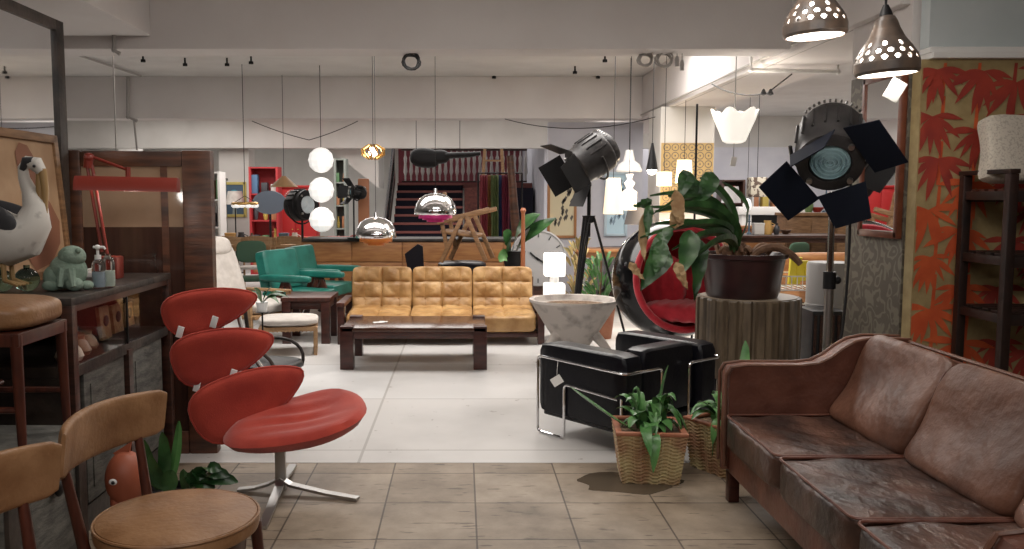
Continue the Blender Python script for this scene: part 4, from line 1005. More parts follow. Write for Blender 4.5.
# studio spotlights -------------------------------------------------
lens_m = mat('fresnel_lens', (.22, .36, .40), .12, col2=(.34, .48, .52), scale=4, coat=1)
def ringdisc(mb, M, r, n=32, rings=9):
    pr = []
    for i in range(rings): a = r*(1-i/rings); pr += [(a, 0.004 if i % 2 else -.002), (a-r/rings*.55, .012)]
    pr.append((0, .012)); mb.lathe(pr, n, M)
def spotlight(t, C0, dirv, R1, L, door, m=blk_metal, up=(0, 0, 1), roll=0, lens=lens_m, doors=None):
    """C0 = lens centre (local), dirv = where the lens looks"""
    d = Vector(dirv).normalized(); x = Vector(up).cross(d).normalized(); y = d.cross(x)
    M = Matrix((( *x, 0), (*y, 0), (*d, 0), (0, 0, 0, 1))).transposed(); M.translation = Vector(C0); M = M @ Matrix.Rotation(roll, 4, 'Z')
    mb = MB(); mb.lathe([(0, -L), (R1*.72, -L), (R1*.86, -L*.93), (R1*.9, -L*.82), (R1*.95, -L*.80), (R1*1.0, -L*.75), (R1*1.0, -L*.25), (R1*.93, -L*.2), (R1*.93, 0), (R1*.60, 0.012), (R1*.58, -.02), (R1*.5, -.025)], 32, M)
    for k in range(8):
        a = R(20+k*20); mb.box((R1*.99*math.cos(a), R1*.99*math.sin(a), -L*.5), (.03, .014, L*.45), rot=(0, 0, a), M=M, b=.003)
    mb.build('lamp_housing', m, t)
    mb = MB(); ringdisc(mb, M @ Matrix.Translation((0, 0, -.004)), R1*.56); mb.build('fresnel_lens', lens, t)
    for k in range(4):
        a = PI/4+k*PI/2; mb = MB(); mb.lathe([(0, 0), (.016, 0), (.016, .025), (0, .025)], 10, M @ Matrix.Translation((R1*.78*math.cos(a), R1*.78*math.sin(a), 0.004))); mb.build('wing_nut', steel, t)
    mb = MB()
    for k in range(12):
        a = R(40+k*9); 
        mb.box((R1*1.0*math.cos(a), R1*1.0*math.sin(a), -L*.86), (.012, .012, .02), rot=(0, 0, a), M=M)
    mb.build('vent_studs', steel, t)
    for (ang_, w1, w2, ln, tiltd) in doors:
        Md = M @ Matrix.Rotation(ang_, 4, 'Z') @ Matrix.Translation((R1*.88, 0, .02)) @ Matrix.Rotation(tiltd, 4, 'Y')
        # panel hinged along local y, extends along local z
        mb = MB(); s = MB(); s.prism([(0, -w1/2), (0, w1/2), (ln, w2/2), (ln, -w2/2)], .006)
        Mz = Md @ Matrix.Rotation(-PI/2, 4, 'Y')
        mb.add(s.v, s.f, Mz); mb.mi = 0; mb.build('barn_door', door, t, smooth=False)
    # yoke
    mb = MB(); pts = []
    for k in range(13):
        a = PI+PI*k/12; pts.append(M @ Matrix.Rotation(-roll, 4, 'Z') @ Vector((R1*1.15*math.cos(a), R1*1.2*math.sin(a), -L*.45)))
    mb.tube(pts, .012, 6); mb.build('yoke', m, t)
    return M
SP = P(830, 163, 4.95)
t = thing('studio_spotlight', 'large black theatre spotlight with blue-grey fresnel lens on a chrome pole behind the leather sofa', 'spotlight', (SP.x+.065, 5.05, 0))
bp_ = Vector((SP.x+.065, 5.05, 0))
M = spotlight(t, SP-bp_, (-.40, -.92, -.62), .195, .46, navy_door, m=dgrey_metal, doors=[
    (R(215), .31, .28, .21, 1.15), (R(292), .27, .20, .21, 1.1), (R(31), .33, .30, .21, 1.15), (R(124), .28, .2, .22, .15)])
mb = MB(); mb.tube([(0, 0, .02), (0, 0, 1.05)], .026, 14); mb.build('pole', steel, t)
mb = MB(); mb.tube([(0, 0, .9), (0, 0, SP.z-.16)], .019, 12); lab(mb.build('upper_pole', chrome, t), 'bright chrome upper pole')
mb = MB(); mb.tube([(0, 0, 1.00), (0, 0, 1.10)], .036, 14); mb.ball((.045, 0, 1.05), .024, 10, 8); mb.build('collar', blk_metal, t)
for a in (0.3, 2.4, 4.5): mb = MB(); mb.tube([(0, 0, .4), (.33*math.cos(a)*.6, .33*math.sin(a)*.6, .02)], .014, 8); mb.build('leg', steel, t)
mb = MB(); mb.tube(bez((0.1, 0, SP.z-.1), (.15, .05, .9), (.06, .02, .5), 12)+[Vector((.05, .02, .2))], .008, 6); mb.build('cable', black_plas, t)

# tripod spotlight behind the planter
TP = P(589, 203, 9.0)
t = thing('tripod_spotlight', 'black film spotlight with barn doors tilted on a tripod beyond the cone planter', 'spotlight', (TP.x, 9.0, 0))
b9 = Vector((TP.x, 9.0, 0))
lc = P(577, 168, 8.9)-b9
spotlight(t, lc, (-.93, -.25, -.62), .215, .44, blk_metal, m=dgrey_metal, doors=[(0, .36, .30, .24, .35), (PI/2, .36, .30, .24, .9), (PI, .36, .36, .26, .35), (-PI/2, .36, .36, .24, .6)])
mb = MB(); mb.tube([(0, 0, TP.z-.35), (0, 0, lc.z-.16)], .02, 10); mb.lathe([(0, TP.z-.13), (.07, TP.z-.13), (.05, TP.z-.2), (0, TP.z-.22)], 16); mb.build('head_mount', blk_metal, t)
for a in (R(235), R(-10), R(100)):
    d = Vector((math.cos(a), math.sin(a), 0)); mb = MB(); mb.tube([Vector((0, 0, TP.z-.14))+d*.05, d*.42+Vector((0, 0, .0))], [.014, .012], 8); sd = Vector((-d.y, d.x, 0))*.035
    mb.tube([Vector((0, 0, TP.z-.14))+d*.05+sd, d*.28+Vector((0, 0, .5))+sd*.3], .009, 6); mb.tube([Vector((0, 0, TP.z-.14))+d*.05-sd, d*.28+Vector((0, 0, .5))-sd*.3], .009, 6); mb.build('leg', blk_metal, t)
# round spotlight at left, and a smaller cluster
SL = P(302, 206, 13.0)
t = thing('drum_spotlight', 'small black drum spotlight with white glass face above the teal armchair', 'spotlight', (SL.x, 13.0, 0)); bq = Vector((SL.x, 13.0, 0))
spotlight(t, SL-bq+Vector((.10, -.06, .02)), (.75, -.6, .05), .235, .34, blk_metal, m=blk_metal, doors=[], lens=mat('frosted_lens', (.75, .82, .85), .4))
mb = MB(); mb.tube([(0.0, 0, 0), (0, 0, SL.z-.2)], .018, 10); mb.build('pole', blk_metal, t)
for a in (.4, 2.5, 4.6): mb = MB(); mb.tube([(0, 0, .5), (.3*math.cos(a), .3*math.sin(a), 0.01)], .012, 8); mb.build('leg', blk_metal, t)

# ceramic pendants ---------------------------------------------------
def ceramic_pendant(px, pyb, Y, wpx, label, tilt):
    c = P(px, pyb, Y); r = wpx/2*Y/F
    t = thing('ceramic_pendant_lamp', label, 'pendant lamp', c, 0, 'pierced ceramic pendants')
    prof = [(r*.92, 0), (r*1.0, r*.10), (r*1.0, r*.38), (r*.93, r*.62), (r*.76, r*.90), (r*.56, r*1.18), (r*.42, r*1.48), (r*.34, r*1.74), (r*.27, r*1.86), (r*.2, r*1.9)]
    # pierced wall: faces left out where holes go
    Mt = Matrix.Rotation(tilt, 4, 'Y'); n = 180; mb = MB(); fine = []
    for i in range(len(prof)-1):
        for k in range(14): u = k/14; fine.append((prof[i][0]*(1-u)+prof[i+1][0]*u, prof[i][1]*(1-u)+prof[i+1][1]*u))
    fine.append(prof[-1]); vs = []; fs = []
    for rr, z in fine:
        for k in range(n): a = 2*PI*k/n; vs.append((rr*math.cos(a), rr*math.sin(a), z))
    holes = []
    for row, (z, off, cnt) in enumerate(((r*.50, 0, 15), (r*.72, .5, 15), (r*.95, 0, 9))):
        for k in range(cnt): holes.append(((k+off)*2*PI/cnt, z))
    for i in range(len(fine)-1):
        for k in range(n):
            a = 2*PI*(k+.5)/n; z = (fine[i][1]+fine[i+1][1])/2; rr = fine[i][0]
            if any(((abs((a-h+PI) % (2*PI)-PI))*rr)**2+(z-hz)**2 < (r*.088)**2 for h, hz in holes): continue
            fs.append((i*n+k, i*n+(k+1) % n, (i+1)*n+(k+1) % n, (i+1)*n+k))
    mb.add(vs, fs, Mt); o = mb.build('lamp_shade', [mat('brown_glazed_ceramic', (.10, .085, .078), .4, col2=(.24, .17, .125), scale=10, coat=.2), white_paint], t)
    sm = o.modifiers.new('solid', 'SOLIDIFY'); sm.thickness = r*.05; sm.offset = -1; sm.use_even_offset = False; sm.material_offset = 1; sm.material_offset_rim = 0
    mb = MB(); mb.lathe([(0, 1.86*r), (r*.22, 1.86*r), (r*.17, 2.05*r), (r*.08, 2.25*r), (0, 2.27*r)], 16, Mt); mb.build('cap', black_plas, t)
    mb = MB(); mb.ball((0, 0, r*.72), r*.40, 20, 14, Mt); mb.build('bulb', emi('pendant_bulb', (1, .97, .93), 9), t)
    mb = MB(); mb.tube([Mt @ Vector((0, 0, 2.25*r)), Mt @ Vector((0, 0, 2.25*r))+Vector((0, 0, .15)), Vector((-.02, 0, CZ-c.z))], .006, 6); mb.build('cord', black_plas, t)
    point('pendant_light', c+Vector((0, 0, .012)), 7, (1, .93, .84), .06)
    return t
ceramic_pendant(815, 37, 4.55, 60, 'brown pierced ceramic pendant lamp, cut off by the top picture edge', -.04)
ceramic_pendant(887, 75, 4.2, 60, 'brown pierced ceramic pendant lamp hanging fully in view above the tall narrow mirror', -.06)
tg = thing('price_tag', 'white diamond-hung paper tag below the pierced ceramic pendant', 'tag', P(895, 90, 4.2))
mb = MB(); mb.box((0, 0, 0), (.075, .002, .10), rot=(.1, .5, 0)); mb.build('card', paper, tg)
mb = MB(); mb.tube([(0, 0, .05), (-.02, 0, .09)], .001, 4); mb.build('string', paper, tg)

# chrome dome pendants
def dome_pendant(px, pyb, Y, wpx, colm, label):
    c = P(px, pyb, Y); r = wpx/2*Y/F
    t = thing('dome_pendant_lamp', label, 'pendant lamp', c, 0, 'chrome dome pendants')
    mb = MB(); mb.lathe([(r*.97, .35*r), (r, .40*r), (r, .55*r), (r*.93, .85*r), (r*.75, 1.12*r), (r*.5, 1.28*r), (r*.2, 1.36*r), (.02, 1.37*r)], 32); mb.build('dome', chrome, t)
    mb = MB()
    for k, (rr, z0, z1) in enumerate(((.80, .18, .34), (.62, .10, .2), (.42, 0.0, .11))): mb.lathe([(0, z1*r), (rr*r, z1*r), (rr*r, z0*r), (rr*r*.95, z0*r), (rr*r*.94, z1*r-.01*r)], 28)
    mb.build('inner_rings', colm, t)
    mb = MB(); mb.lathe([(0, 1.36*r), (.10*r, 1.36*r), (.08*r, 1.6*r), (0, 1.6*r)], 10); mb.build('cap', chrome, t)
    mb = MB(); mb.ball((0, 0, .5*r), .16*r, 10, 8); mb.build('bulb', bulb, t)
    mb = MB(); mb.tube([(0, 0, 1.5*r), (0, 0, CZ-c.z)], .003, 6); mb.build('cord', dgrey_metal, t)
dome_pendant(435.5, 222, 8.2, 42, pink, 'chrome dome pendant with magenta rings underneath, hanging before the staircase')
dome_pendant(376, 245, 9.4, 41, amber, 'chrome dome pendant with orange rings, lower and left of the magenta one')
# ------------------------------------------------------------ MIDDLE AND FAR
# brass cage pendant
c = P(373, 152, 10)
t = thing('brass_pendant', 'faceted brass cage pendant hanging above the orange dome lamp', 'pendant lamp', c)
mb = MB()
for k in range(10): a = k*2*PI/10; mb.tube([(.05*math.cos(a), .05*math.sin(a), .08), (.13*math.cos(a), .13*math.sin(a), .03), (.13*math.cos(a+.3), .13*math.sin(a+.3), -.03), (.05*math.cos(a), .05*math.sin(a), -.08)], .012, 6)
mb.build('cage', brass, t)
mb = MB(); mb.ball((0, 0, 0), .05, 12, 8); mb.build('bulb', bulb, t)
mb = MB(); mb.tube([(0, 0, .08), (0, 0, CZ-c.z)], .004, 5); mb.build('cord', black_plas, t)
# triple globe lantern
c = P(322, 232, 11.6); r = 12.5*11.6/F
t = thing('globe_lantern_string', 'three white glowing globes hung in a vertical string above the drum spotlight', 'pendant lamp', c)
for k in range(3):
    z = r*1.0+k*2.35*r; mb = MB(); pr = [(math.sin(PI*i/12)*r*(1+.03*math.cos(i*PI)), z-math.cos(PI*i/12)*r) for i in range(13)]; mb.lathe(pr, 11); mb.build('globe', bulb_w, t, smooth=False)
mb = MB(); mb.tube([(0, 0, 6.6*r), (0, 0, CZ-c.z)], .005, 6); mb.build('cord', black_plas, t)
# drooping chair at left: cream lounge chair + ottoman
LCh = G(243, 352); 
t = thing('cream_lounge_chair', 'cream upholstered high-back lounge chair on pale wood frame beyond the red lounge chair', 'lounge chair', (-2.24, 9.2, 0), R(66))
mb = MB(); mb.pillow((0, 0, .40), (.60, .62, .14), e=4, n=12, rot=(.08, 0, 0)); mb.build('seat_cushion', cream_fabric, t)
mb = MB(); mb.pillow((0, .42, .72), (.60, .14, .74), e=4, n=12, rot=(-.35, 0, 0)); mb.build('back_cushion', cream_fabric, t)
mb = MB(); mb.pillow((0, .50, 1.0), (.50, .15, .22), e=3, n=10, rot=(-.35, 0, 0)); mb.build('headrest', cream_fabric, t)
for s in (-1, 1):
    mb = MB(); mb.box((s*.34, .05, .52), (.05, .60, .03), b=.01); mb.build('armrest', oak, t)
    for y in (-.22, .3): mb = MB(); mb.box((s*.34, y, .26), (.035, .05, .52), b=.006); mb.build('leg', oak, t)
mb = MB(); mb.box((0, 0, .30), (.66, .56, .04), b=.006); mb.build('frame', oak, t)
g0 = G(312, 357)
t = thing('cream_footstool', 'cream cushioned footstool with ribbed pale wood sled base beside the cream lounge chair', 'footstool', (g0.x-.27, g0.y+.26, 0), .15)
t.scale = (1, 1, .82)
mb = MB(); mb.pillow((0, 0, .40), (.58, .50, .10), e=4, n=12, puff=.15); mb.build('cushion', cream_fabric, t)
mb = MB(); mb.box((0, 0, .32), (.56, .46, .05), b=.004)
for k in range(14): mb.box((-.26+k*.04, -.235, .32), (.012, .012, .06))
mb.build('frame', oak, t)
for s in (-1, 1):
    for y in (-.2, .2): mb = MB(); mb.box((s*.26, y, .16), (.035, .035, .32), b=.004); mb.build('leg', oak, t)
    mb = MB(); mb.box((s*.26, 0, .018), (.035, .42, .032), b=.004); mb.build('runner', oak, t)
# black swivel chair behind the red one
t = thing('swivel_chair', 'black armchair on castors half hidden behind the red petal lounge chair', 'chair', (-1.30, 5.60, 0), 1.3); t.scale = (.88, .88, .92)
mb = MB(); mb.pillow((0, 0, .47), (.5, .5, .09), e=4, n=10); mb.build('seat', blk_leather, t)
mb = MB(); mb.tube([(0, 0, .05), (0, 0, .44)], .025, 10); mb.build('column', blk_metal, t)
for s in (-1, 1): mb = MB(); mb.tube(bez((s*.25, .24, .45), (s*.27, .2, .68), (s*.25, -.10, .62), 10)+bez((s*.25, -.10, .62), (s*.25, -.24, .56), (s*.22, -.2, .44), 5)[1:], .013, 8); mb.build('armrest', black_wood, t)
mb = MB(); mb.tube([(-.24, .24, .45), (-.22, .28, .92)], .016, 8); mb.tube([(.24, .24, .45), (.22, .28, .92)], .016, 8); mb.pillow((0, .29, .90), (.5, .03, .05), e=4, n=8); mb.build('backrest', black_wood, t)
for k in range(5):
    a = k*2*PI/5+.5; d = Vector((math.cos(a), math.sin(a), 0)); mb = MB(); mb.tube([Vector((0, 0, .10)), d*.29+Vector((0, 0, .075))], [.022, .014], 8); lg = mb.build('leg', blk_metal, t)
    mb = MB(); mb.tube([d*.29+Vector((-.014, 0, .03)), d*.29+Vector((.014, 0, .03))], .03, 12); mb.tube([d*.29+Vector((0, 0, .03)), d*.29+Vector((0, 0, .08))], .009, 6); mb.build('castor', black_plas, lg)
# dark side table and the teal chair on it
g0 = G(300, 346)
t = thing('side_table', 'low dark mahogany table in front of the teal armchairs', 'side table', (-1.64, 9.3, 0))
mb = MB(); mb.box((0, 0, .47), (.52, .62, .04), b=.004); mb.build('table_top', red_wood, t)
mb = MB(); mb.box((0, 0, .41), (.46, .56, .09), b=.003); mb.build('apron', table_wood, t)
for sx in (-1, 1):
    for sy in (-1, 1): mb = MB(); mb.box((sx*.205, sy*.26, .225), (.09, .09, .45), b=.004); mb.build('leg', table_wood, t)
t = thing('teal_armchair', 'teal leather armchair with dark A-shaped wooden legs behind the small mahogany table, nearer one', 'armchair', (P(299, 280, 10.3).x, 10.3, 0), R(-25))
mb = MB(); mb.pillow((0, 0, .30), (.52, .56, .13), e=12, n=12); mb.build('seat_cushion', teal_leather, t)
mb = MB(); mb.pillow((-.24, .0, .56), (.12, .56, .40), e=12, n=12, rot=(0, -.2, 0)); mb.build('back_cushion', teal_leather, t)
for s in (-1, 1):
    mb = MB(); mb.pillow((.05, s*.29, .50), (.58, .09, .07), e=5, n=8); mb.build('armrest', teal_leather, t)
    mb = MB(); mb.beam((.24, s*.29, 0), (.06, s*.29, .48), .05, .035, .004); mb.beam((-.16, s*.29, 0), (.04, s*.29, .48), .05, .035, .004); mb.build('leg', red_wood, t)
mb = MB(); mb.box((0, 0, .22), (.46, .54, .035), b=.004); mb.build('frame', red_wood, t)
t.scale = (1.2,)*3; t2 = copy_tree(t); t2.location = (P(322, 280, 11.2).x, 11.2, 0); t2.rotation_euler = (0, 0, R(-15)); t2['label'] = 'teal leather armchair with dark wooden legs, farther one beside the arm of the caramel sofa'
# long wooden counter
t = thing('shop_counter', 'long orange-brown panelled wooden counter below the staircase', 'counter', (-.48, 12.1, 0))
cw_ = 3.5
mb = MB(); mb.box((0, .3, .47), (cw_-.05, .56, .90)); mb.build('body', counter_wood, t)
mb = MB(); mb.box((0, .3, .945), (cw_, .66, .04), b=.006); mb.build('counter_top', black_wood, t)
for i in range(5):
    for j in range(3):
        mb = MB(); mb.box((-cw_/2+.33+i*.71, .01, .2+j*.29), (.695, .02, .275), b=.003); mb.build('front_panel', counter_wood, t)
# things on the counter
def at(px, py, Y): return P(px, py, Y)
# folding teak armchair on the counter
c = Vector((P(462, 262, 10.7).x, 10.7, 0))
t = thing('black_tub_seat', 'round black seat pad stand under the teak armchair, behind the caramel sofa', 'stool', (c.x, c.y, 0))
mb = MB(); mb.lathe([(0, .60), (.24, .60), (.30, .66), (.30, .72), (.26, .745), (0, .75)], 28); mb.build('seat', blk_leather, t)
mb = MB(); mb.lathe([(0, 0), (.2, 0), (.2, .02), (.03, .05), (.03, .6), (0, .6)], 20); mb.build('pedestal', steel, t)
t = thing('teak_armchair', 'teak armchair with V-shaped side legs standing behind the caramel sofa', 'armchair', (c.x, c.y, .752), R(-12)); t.scale = (1.15,)*3
for s in (-1, 1):
    y = s*.22
    mb = MB(); mb.beam((.30, y, 0.02), (.08, y, .52), .045, .035, .005); mb.build('leg', teak, t)
    mb = MB(); mb.beam((-.18, y, 0.0), (.06, y, .50), .045, .035, .005); mb.build('leg', teak, t)
    mb = MB(); mb.beam((-.22, y, .42), (.34, y, .56), .05, .035, .005); mb.build('armrest', teak, t)
    mb = MB(); mb.beam((-.12, y*.9, .15), (-.24, y*.9, .74), .04, .035, .005); mb.build('back_post', teak, t)
mb = MB(); mb.pillow((0, 0, .30), (.42, .42, .05), e=6, n=8, rot=(0, .12, 0)); mb.build('seat', teak, t)
mb = MB(); mb.pillow((-.215, 0, .58), (.04, .38, .26), e=6, n=8, rot=(0, -.2, 0)); mb.build('backrest', teak, t)
t = thing('shell_chair', 'small black folded shell chair standing behind the left of the caramel sofa', 'chair', (P(418, 260, 10.4).x, 10.4, 0))
mb = MB(); mb.prism([(-.10, .55), (.08, .55), (.06, .95), (.0, .98), (-.16, .86)], .04, Matrix.Rotation(PI/2, 4, 'X')); mb.build('backrest', blk_leather, t)
mb = MB(); mb.pillow((0, -.12, .52), (.34, .36, .06), e=5, n=8); mb.build('seat', blk_leather, t)
for a, b in ((-1, -1), (-1, 1), (1, -1), (1, 1)): mb = MB(); mb.tube([(a*.1, b*.1-.12, .5), (a*.18, b*.18-.12, 0)], .012, 6); mb.build('leg', blk_metal, t)
# cluster spotlight on a tan board
t = thing('carved_board', 'upright reddish wooden board on the counter near the stairs', 'board', (P(364, 230, 12.3).x, 12.3, .965))
mb = MB(); mb.box((0, 0, .42), (.16, .05, .84), b=.02); mb.box((0, 0, .02), (.2, .16, .04), b=.01); mb.build('panel', mat('red_board', (.33, .13, .06), .6), t)
t = thing('clip_spotlight', 'small dark barn-door spotlight beside the reddish board', 'spotlight', (P(354, 230, 12.0).x, 12.0, 0.965)); c = Vector((t.location.x, 12.0, .965))
spotlight(t, P(352, 192, 12)-c, (-.8, -.6, .1), .09, .2, blk_metal, m=blk_metal, doors=[(0, .16, .2, .14, .8), (PI/2, .16, .2, .14, .8), (PI, .16, .2, .14, .8), (-PI/2, .16, .2, .14, .8)])
mb = MB(); mb.tube([(0, 0, 0), (0, 0, P(352, 197, 12).z-.965)], .012, 8); mb.lathe([(0, 0), (.1, 0), (.1, .02), (0, .02)], 16); mb.build('pole', blk_metal, t)
# ladder and hanging textiles by stairs
Yl = 14.5
t = thing('wooden_ladder', 'narrow wooden A-frame ladder standing right of the staircase', 'ladder', (P(493, 240, Yl).x, Yl, 0))
hL = P(490, 149, Yl).z
for s in (-1, 1): mb = MB(); mb.beam((s*.28, 0, 0), (s*.14, 0, hL), .05, .035, .004); mb.build('rail', oak, t)
for k in range(6): mb = MB(); z = .35+k*.36; w2 = .28-.14*z/hL; mb.box((0, 0, z), (2*w2, .06, .03)); mb.build('rung', oak, t)
cols = [((.12, .012, .02), 'dark red'), ((.16, .07, .02), 'rust orange'), ((.05, .07, .02), 'moss green'), ((.012, .03, .09), 'deep blue'), ((.09, .006, .02), 'crimson')]
Yt = 14.2
for k, (cl_, nm) in enumerate(cols):
    x = P(484+k*5.5, 200, Yt).x; zt_ = P(486, 175, Yt).z; zb = P(486, 252, Yt).z
    mb = MB(); n = 12; vs = []; fs = []
    for i in range(7):
        for j in range(n+1): vs.append((x-.06+.12*j/n, Yt+.10*(k % 2)+.02*math.sin(j*1.7+i*.2), zt_+(zb-zt_)*i/6))
    for i in range(6):
        for j in range(n): fs.append((i*(n+1)+j, i*(n+1)+j+1, (i+1)*(n+1)+j+1, (i+1)*(n+1)+j))
    mb.add(vs, fs); o = mb.build('hanging_scarf', mat('scarf_%d' % k, cl_, .8, col2=tuple(min(1, q*1.6) for q in cl_), scale=14)); sm = o.modifiers.new('s', 'SOLIDIFY'); sm.thickness = .01
    tag(o, nm+' hanging scarf in the row beside the wooden ladder', 'scarf', 'scarves on the rail')
t = thing('clothes_rail', 'thin black rail carrying the coloured scarves beside the stairs', 'rail', (P(500, 240, Yt).x, Yt+.05, 0))
zt_ = P(486, 173, Yt).z
mb = MB(); mb.tube([(-.36, 0, zt_), (.36, 0, zt_)], .012, 8); mb.build('bar', blk_metal, t)
for s in (-1, 1): mb = MB(); mb.tube([(s*.36, 0, 0), (s*.36, 0, zt_)], .014, 8); mb.build('post', blk_metal, t)
# black guitar-case shape above the stairs
c = P(425, 158, 15.0)
t = thing('guitar_case', 'black guitar-shaped case hanging horizontally in front of the stair balustrade', 'case', c)
mb = MB(); mb.pillow((0, 0, 0), (.52, .14, .34), e=2.5, n=12, rot=(0, .1, 0)); mb.pillow((.25, 0, .02), (.34, .12, .24), e=2.5, n=10); mb.tube([(.35, 0, .04), (.80, 0, .06), (.95, 0, .08)], [.06, .05, .035], 10); mb.build('body', blk_metal, t)
mb = MB(); mb.tube([(-.15, 0, .1), (-.15, 0, CZ-c.z)], .006, 5); mb.tube([(.6, 0, .06), (.6, 0, CZ-c.z)], .006, 5); mb.build('wire', blk_metal, t)
# big green plant in dark pot on a wooden stand, right behind sofa
c = P(514, 268, 10.35)
t = thing('rubber_plant', 'broad-leaved green plant in black pot behind the right end of the caramel sofa', 'potted plant', (c.x, 10.35, 0))
mb = MB(); mb.lathe([(0, .62), (.10, .62), (.14, .90), (.12, .90), (0, .88)], 20); mb.build('pot', blk_metal, t)
mb = MB(); mb.lathe([(0, 0), (.16, 0), (.16, .03), (.03, .06), (.03, .58), (.14, .60), (.14, .62), (0, .62)], 20); mb.build('stand', red_wood, t)
bq = Vector((c.x, 10.35, 0))
for p0, cc, p1, w_ in (((512, 255), (515, 225), (540, 214), 9), ((512, 255), (508, 235), (503, 232), 8), ((514, 255), (522, 235), (556, 218), 8), ((511, 256), (504, 250), (500, 262), 7), ((514, 254), (525, 240), (530, 228), 8), ((510, 256), (508, 246), (512, 236), 8)):
    a, b, m_ = P(*p0, 10.3)-bq, P(*p1, 10.15)-bq, P(*cc, 10.2)-bq; N = 9; w2 = w_*10/F
    mb = MB(); mb.leaf(bez(a, m_, b, N), [max(.006, w2*math.sin(PI*(i/N)**1.5*.98)) if i else .006 for i in range(N+1)], fold=.2, side=(.3, .4, .85)); mb.build('leaf', leaf_m if w_ > 7 else leaf_l, t)
t = thing('turned_post', 'slim turned wooden post standing beside the rubber plant', 'post', (P(523, 240, 9.95).x, 9.95, 0))
mb = MB(); z1 = P(522, 208, 9.75).z; mb.lathe([(0, 0), (.09, 0), (.09, .03), (.03, .06), (.026, .3), (.035, .5), (.026, .8), (.022, z1-.06), (.035, z1-.03), (.02, z1), (0, z1)], 16); mb.build('shaft', mat('orange_wood', (.30, .10, .04), .4), t)
# clock
c = P(535, 254, 10.95); rc = .36
t = thing('station_clock', 'large round grey-white clock dial leaning behind the caramel sofa end', 'clock', (c.x+.04, 10.95, 0))
zc = .62+.0; zc = c.z-.05
Mc = Matrix.Translation((0, 0, zc)) @ Matrix.Rotation(PI/2, 4, 'X')
mb = MB(); mb.lathe([(0, -.03), (rc, -.03), (rc, .02), (rc-.02, .025), (rc-.02, .01), (0, .01)], 40, Mc); mb.build('dial', mat('clock_dial', (.32, .32, .33), .6), t)
for k in range(12): a = k*PI/6; mb = MB(); mb.box(((rc-.07)*math.cos(a), (rc-.07)*math.sin(a), .014), (.055, .012, .004), rot=(0, 0, a), M=Mc); mb.build('hour_mark', black_plas, t)
mb = MB(); mb.box((.07, -.06, .02), (.24, .022, .004), rot=(0, 0, -.6), M=Mc); mb.box((-.05, .02, .02), (.15, .022, .004), rot=(0, 0, 2.4), M=Mc); mb.build('hands', black_plas, t)
mb = MB(); mb.box((0, .05, zc/2), (.3, .05, zc), b=.01); mb.build('stand', dark_wood, t)
# stacked white lamp
c = P(554, 305, 9.3)
t = thing('stacked_table_lamp', 'glowing white two-tier table lamp standing behind the cone planter', 'table lamp', (c.x, 9.3, 0)); z0 = c.z; zz = [P(554, y, 9.3).z for y in (303, 283, 276, 253)]
mb = MB(); mb.box((0, 0, (zz[0]+zz[1])/2), (.22, .22, zz[1]-zz[0]), b=.02); mb.build('lower_block', emi('lamp_block', (1, .97, .92), 1.1), t)
mb = MB(); mb.box((0, 0, (zz[2]+zz[3])/2), (.22, .22, zz[3]-zz[2]), b=.02); mb.build('upper_block', emi('lamp_block', (1, .97, .92), 1.1), t)
mb = MB(); mb.tube([(0, 0, zz[1]-.01), (0, 0, zz[2]+.01)], .05, 12); mb.build('neck', white_plas, t)
mb = MB(); mb.lathe([(0, 0), (.17, 0), (.17, .02), (.03, .04), (.03, zz[0]-.03), (.11, zz[0]-.01), (.11, zz[0]+.005), (0, zz[0]+.005)], 20); mb.build('stand', white_plas, t)
# leafy shrubs around tripod foot
for j, (px, Y, h0, h1, lb) in enumerate(((600, 9.4, .55, .95, 'feathery green bush behind the tripod spotlight legs, nearest the globe chair'), (578, 10.2, .5, 1.1, 'tan and green dried bush behind the tripod spotlight legs'))):
    x = P(px, 290, Y).x; t = thing('indoor_bush', lb, 'potted plant', (x, Y, 0)); rj = random.Random(j)
    mb = MB(); mb.lathe([(0, 0), (.13, 0), (.17, .35), (.15, .35), (0, .33)], 20); mb.build('pot', terr, t)
    mb = MB()
    for k in range(90):
        a = rj.uniform(0, 6.28); s = rj.uniform(.03, .26); z = rj.uniform(.38, h1); p0 = Vector((s*.5*math.cos(a), s*.5*math.sin(a), z-.12)); p1 = Vector((s*math.cos(a), s*math.sin(a), z))
        mb.leaf(bez(p0, (p0+p1)/2+Vector((0, 0, .05)), p1, 4), [.004, .016, .02, .014, .003], side=(rj.uniform(-1, 1), rj.uniform(-1, 1), .3))
    mb.build('foliage', leaf_l if j == 0 else mat('dry_foliage', (.22, .20, .08), .7, col2=(.4, .28, .12), scale=9), t)
    mb = MB(); mb.tube([(0, 0, .3), (0.01, 0, h1-.1)], .012, 6); mb.build('stem', stem_m, t)
# framed art behind tripod
def framed(px0, py0, px1, py1, Y, fm, pm, name, label, cat='picture', deco=None, fwid=.04):
    a = P(px0, py1, Y); b = P(px1, py0, Y); w_, h_ = b.x-a.x, b.z-a.z
    t = thing(name, label, cat, ((a.x+b.x)/2, Y, a.z))
    mb = MB()
    for s in (-1, 1): mb.box((s*(w_/2-fwid/2), 0, h_/2), (fwid, .04, h_), b=.004)
    for z in (fwid/2, h_-fwid/2): mb.box((0, 0, z), (w_-fwid, .04, fwid), b=.004)
    mb.build('frame', fm, t)
    mb = MB(); mb.box((0, .005, h_/2), (w_-fwid*1.2, .015, h_-fwid*1.2)); mb.mi = 1
    if deco: deco(mb, w_, h_)
    mb.build('artwork', pm, t); return t
def squig(mb, w_, h_):
    r = random.Random(2)
    for k in range(26):
        x, z = r.uniform(-.3, .3)*w_, h_*r.uniform(.2, .85); mb.add([(x, -.006, z), (x+.03, -.006, z+.05), (x+.05, -.006, z+.02), (x+.02, -.006, z-.05)], [(0, 1, 2, 3)])
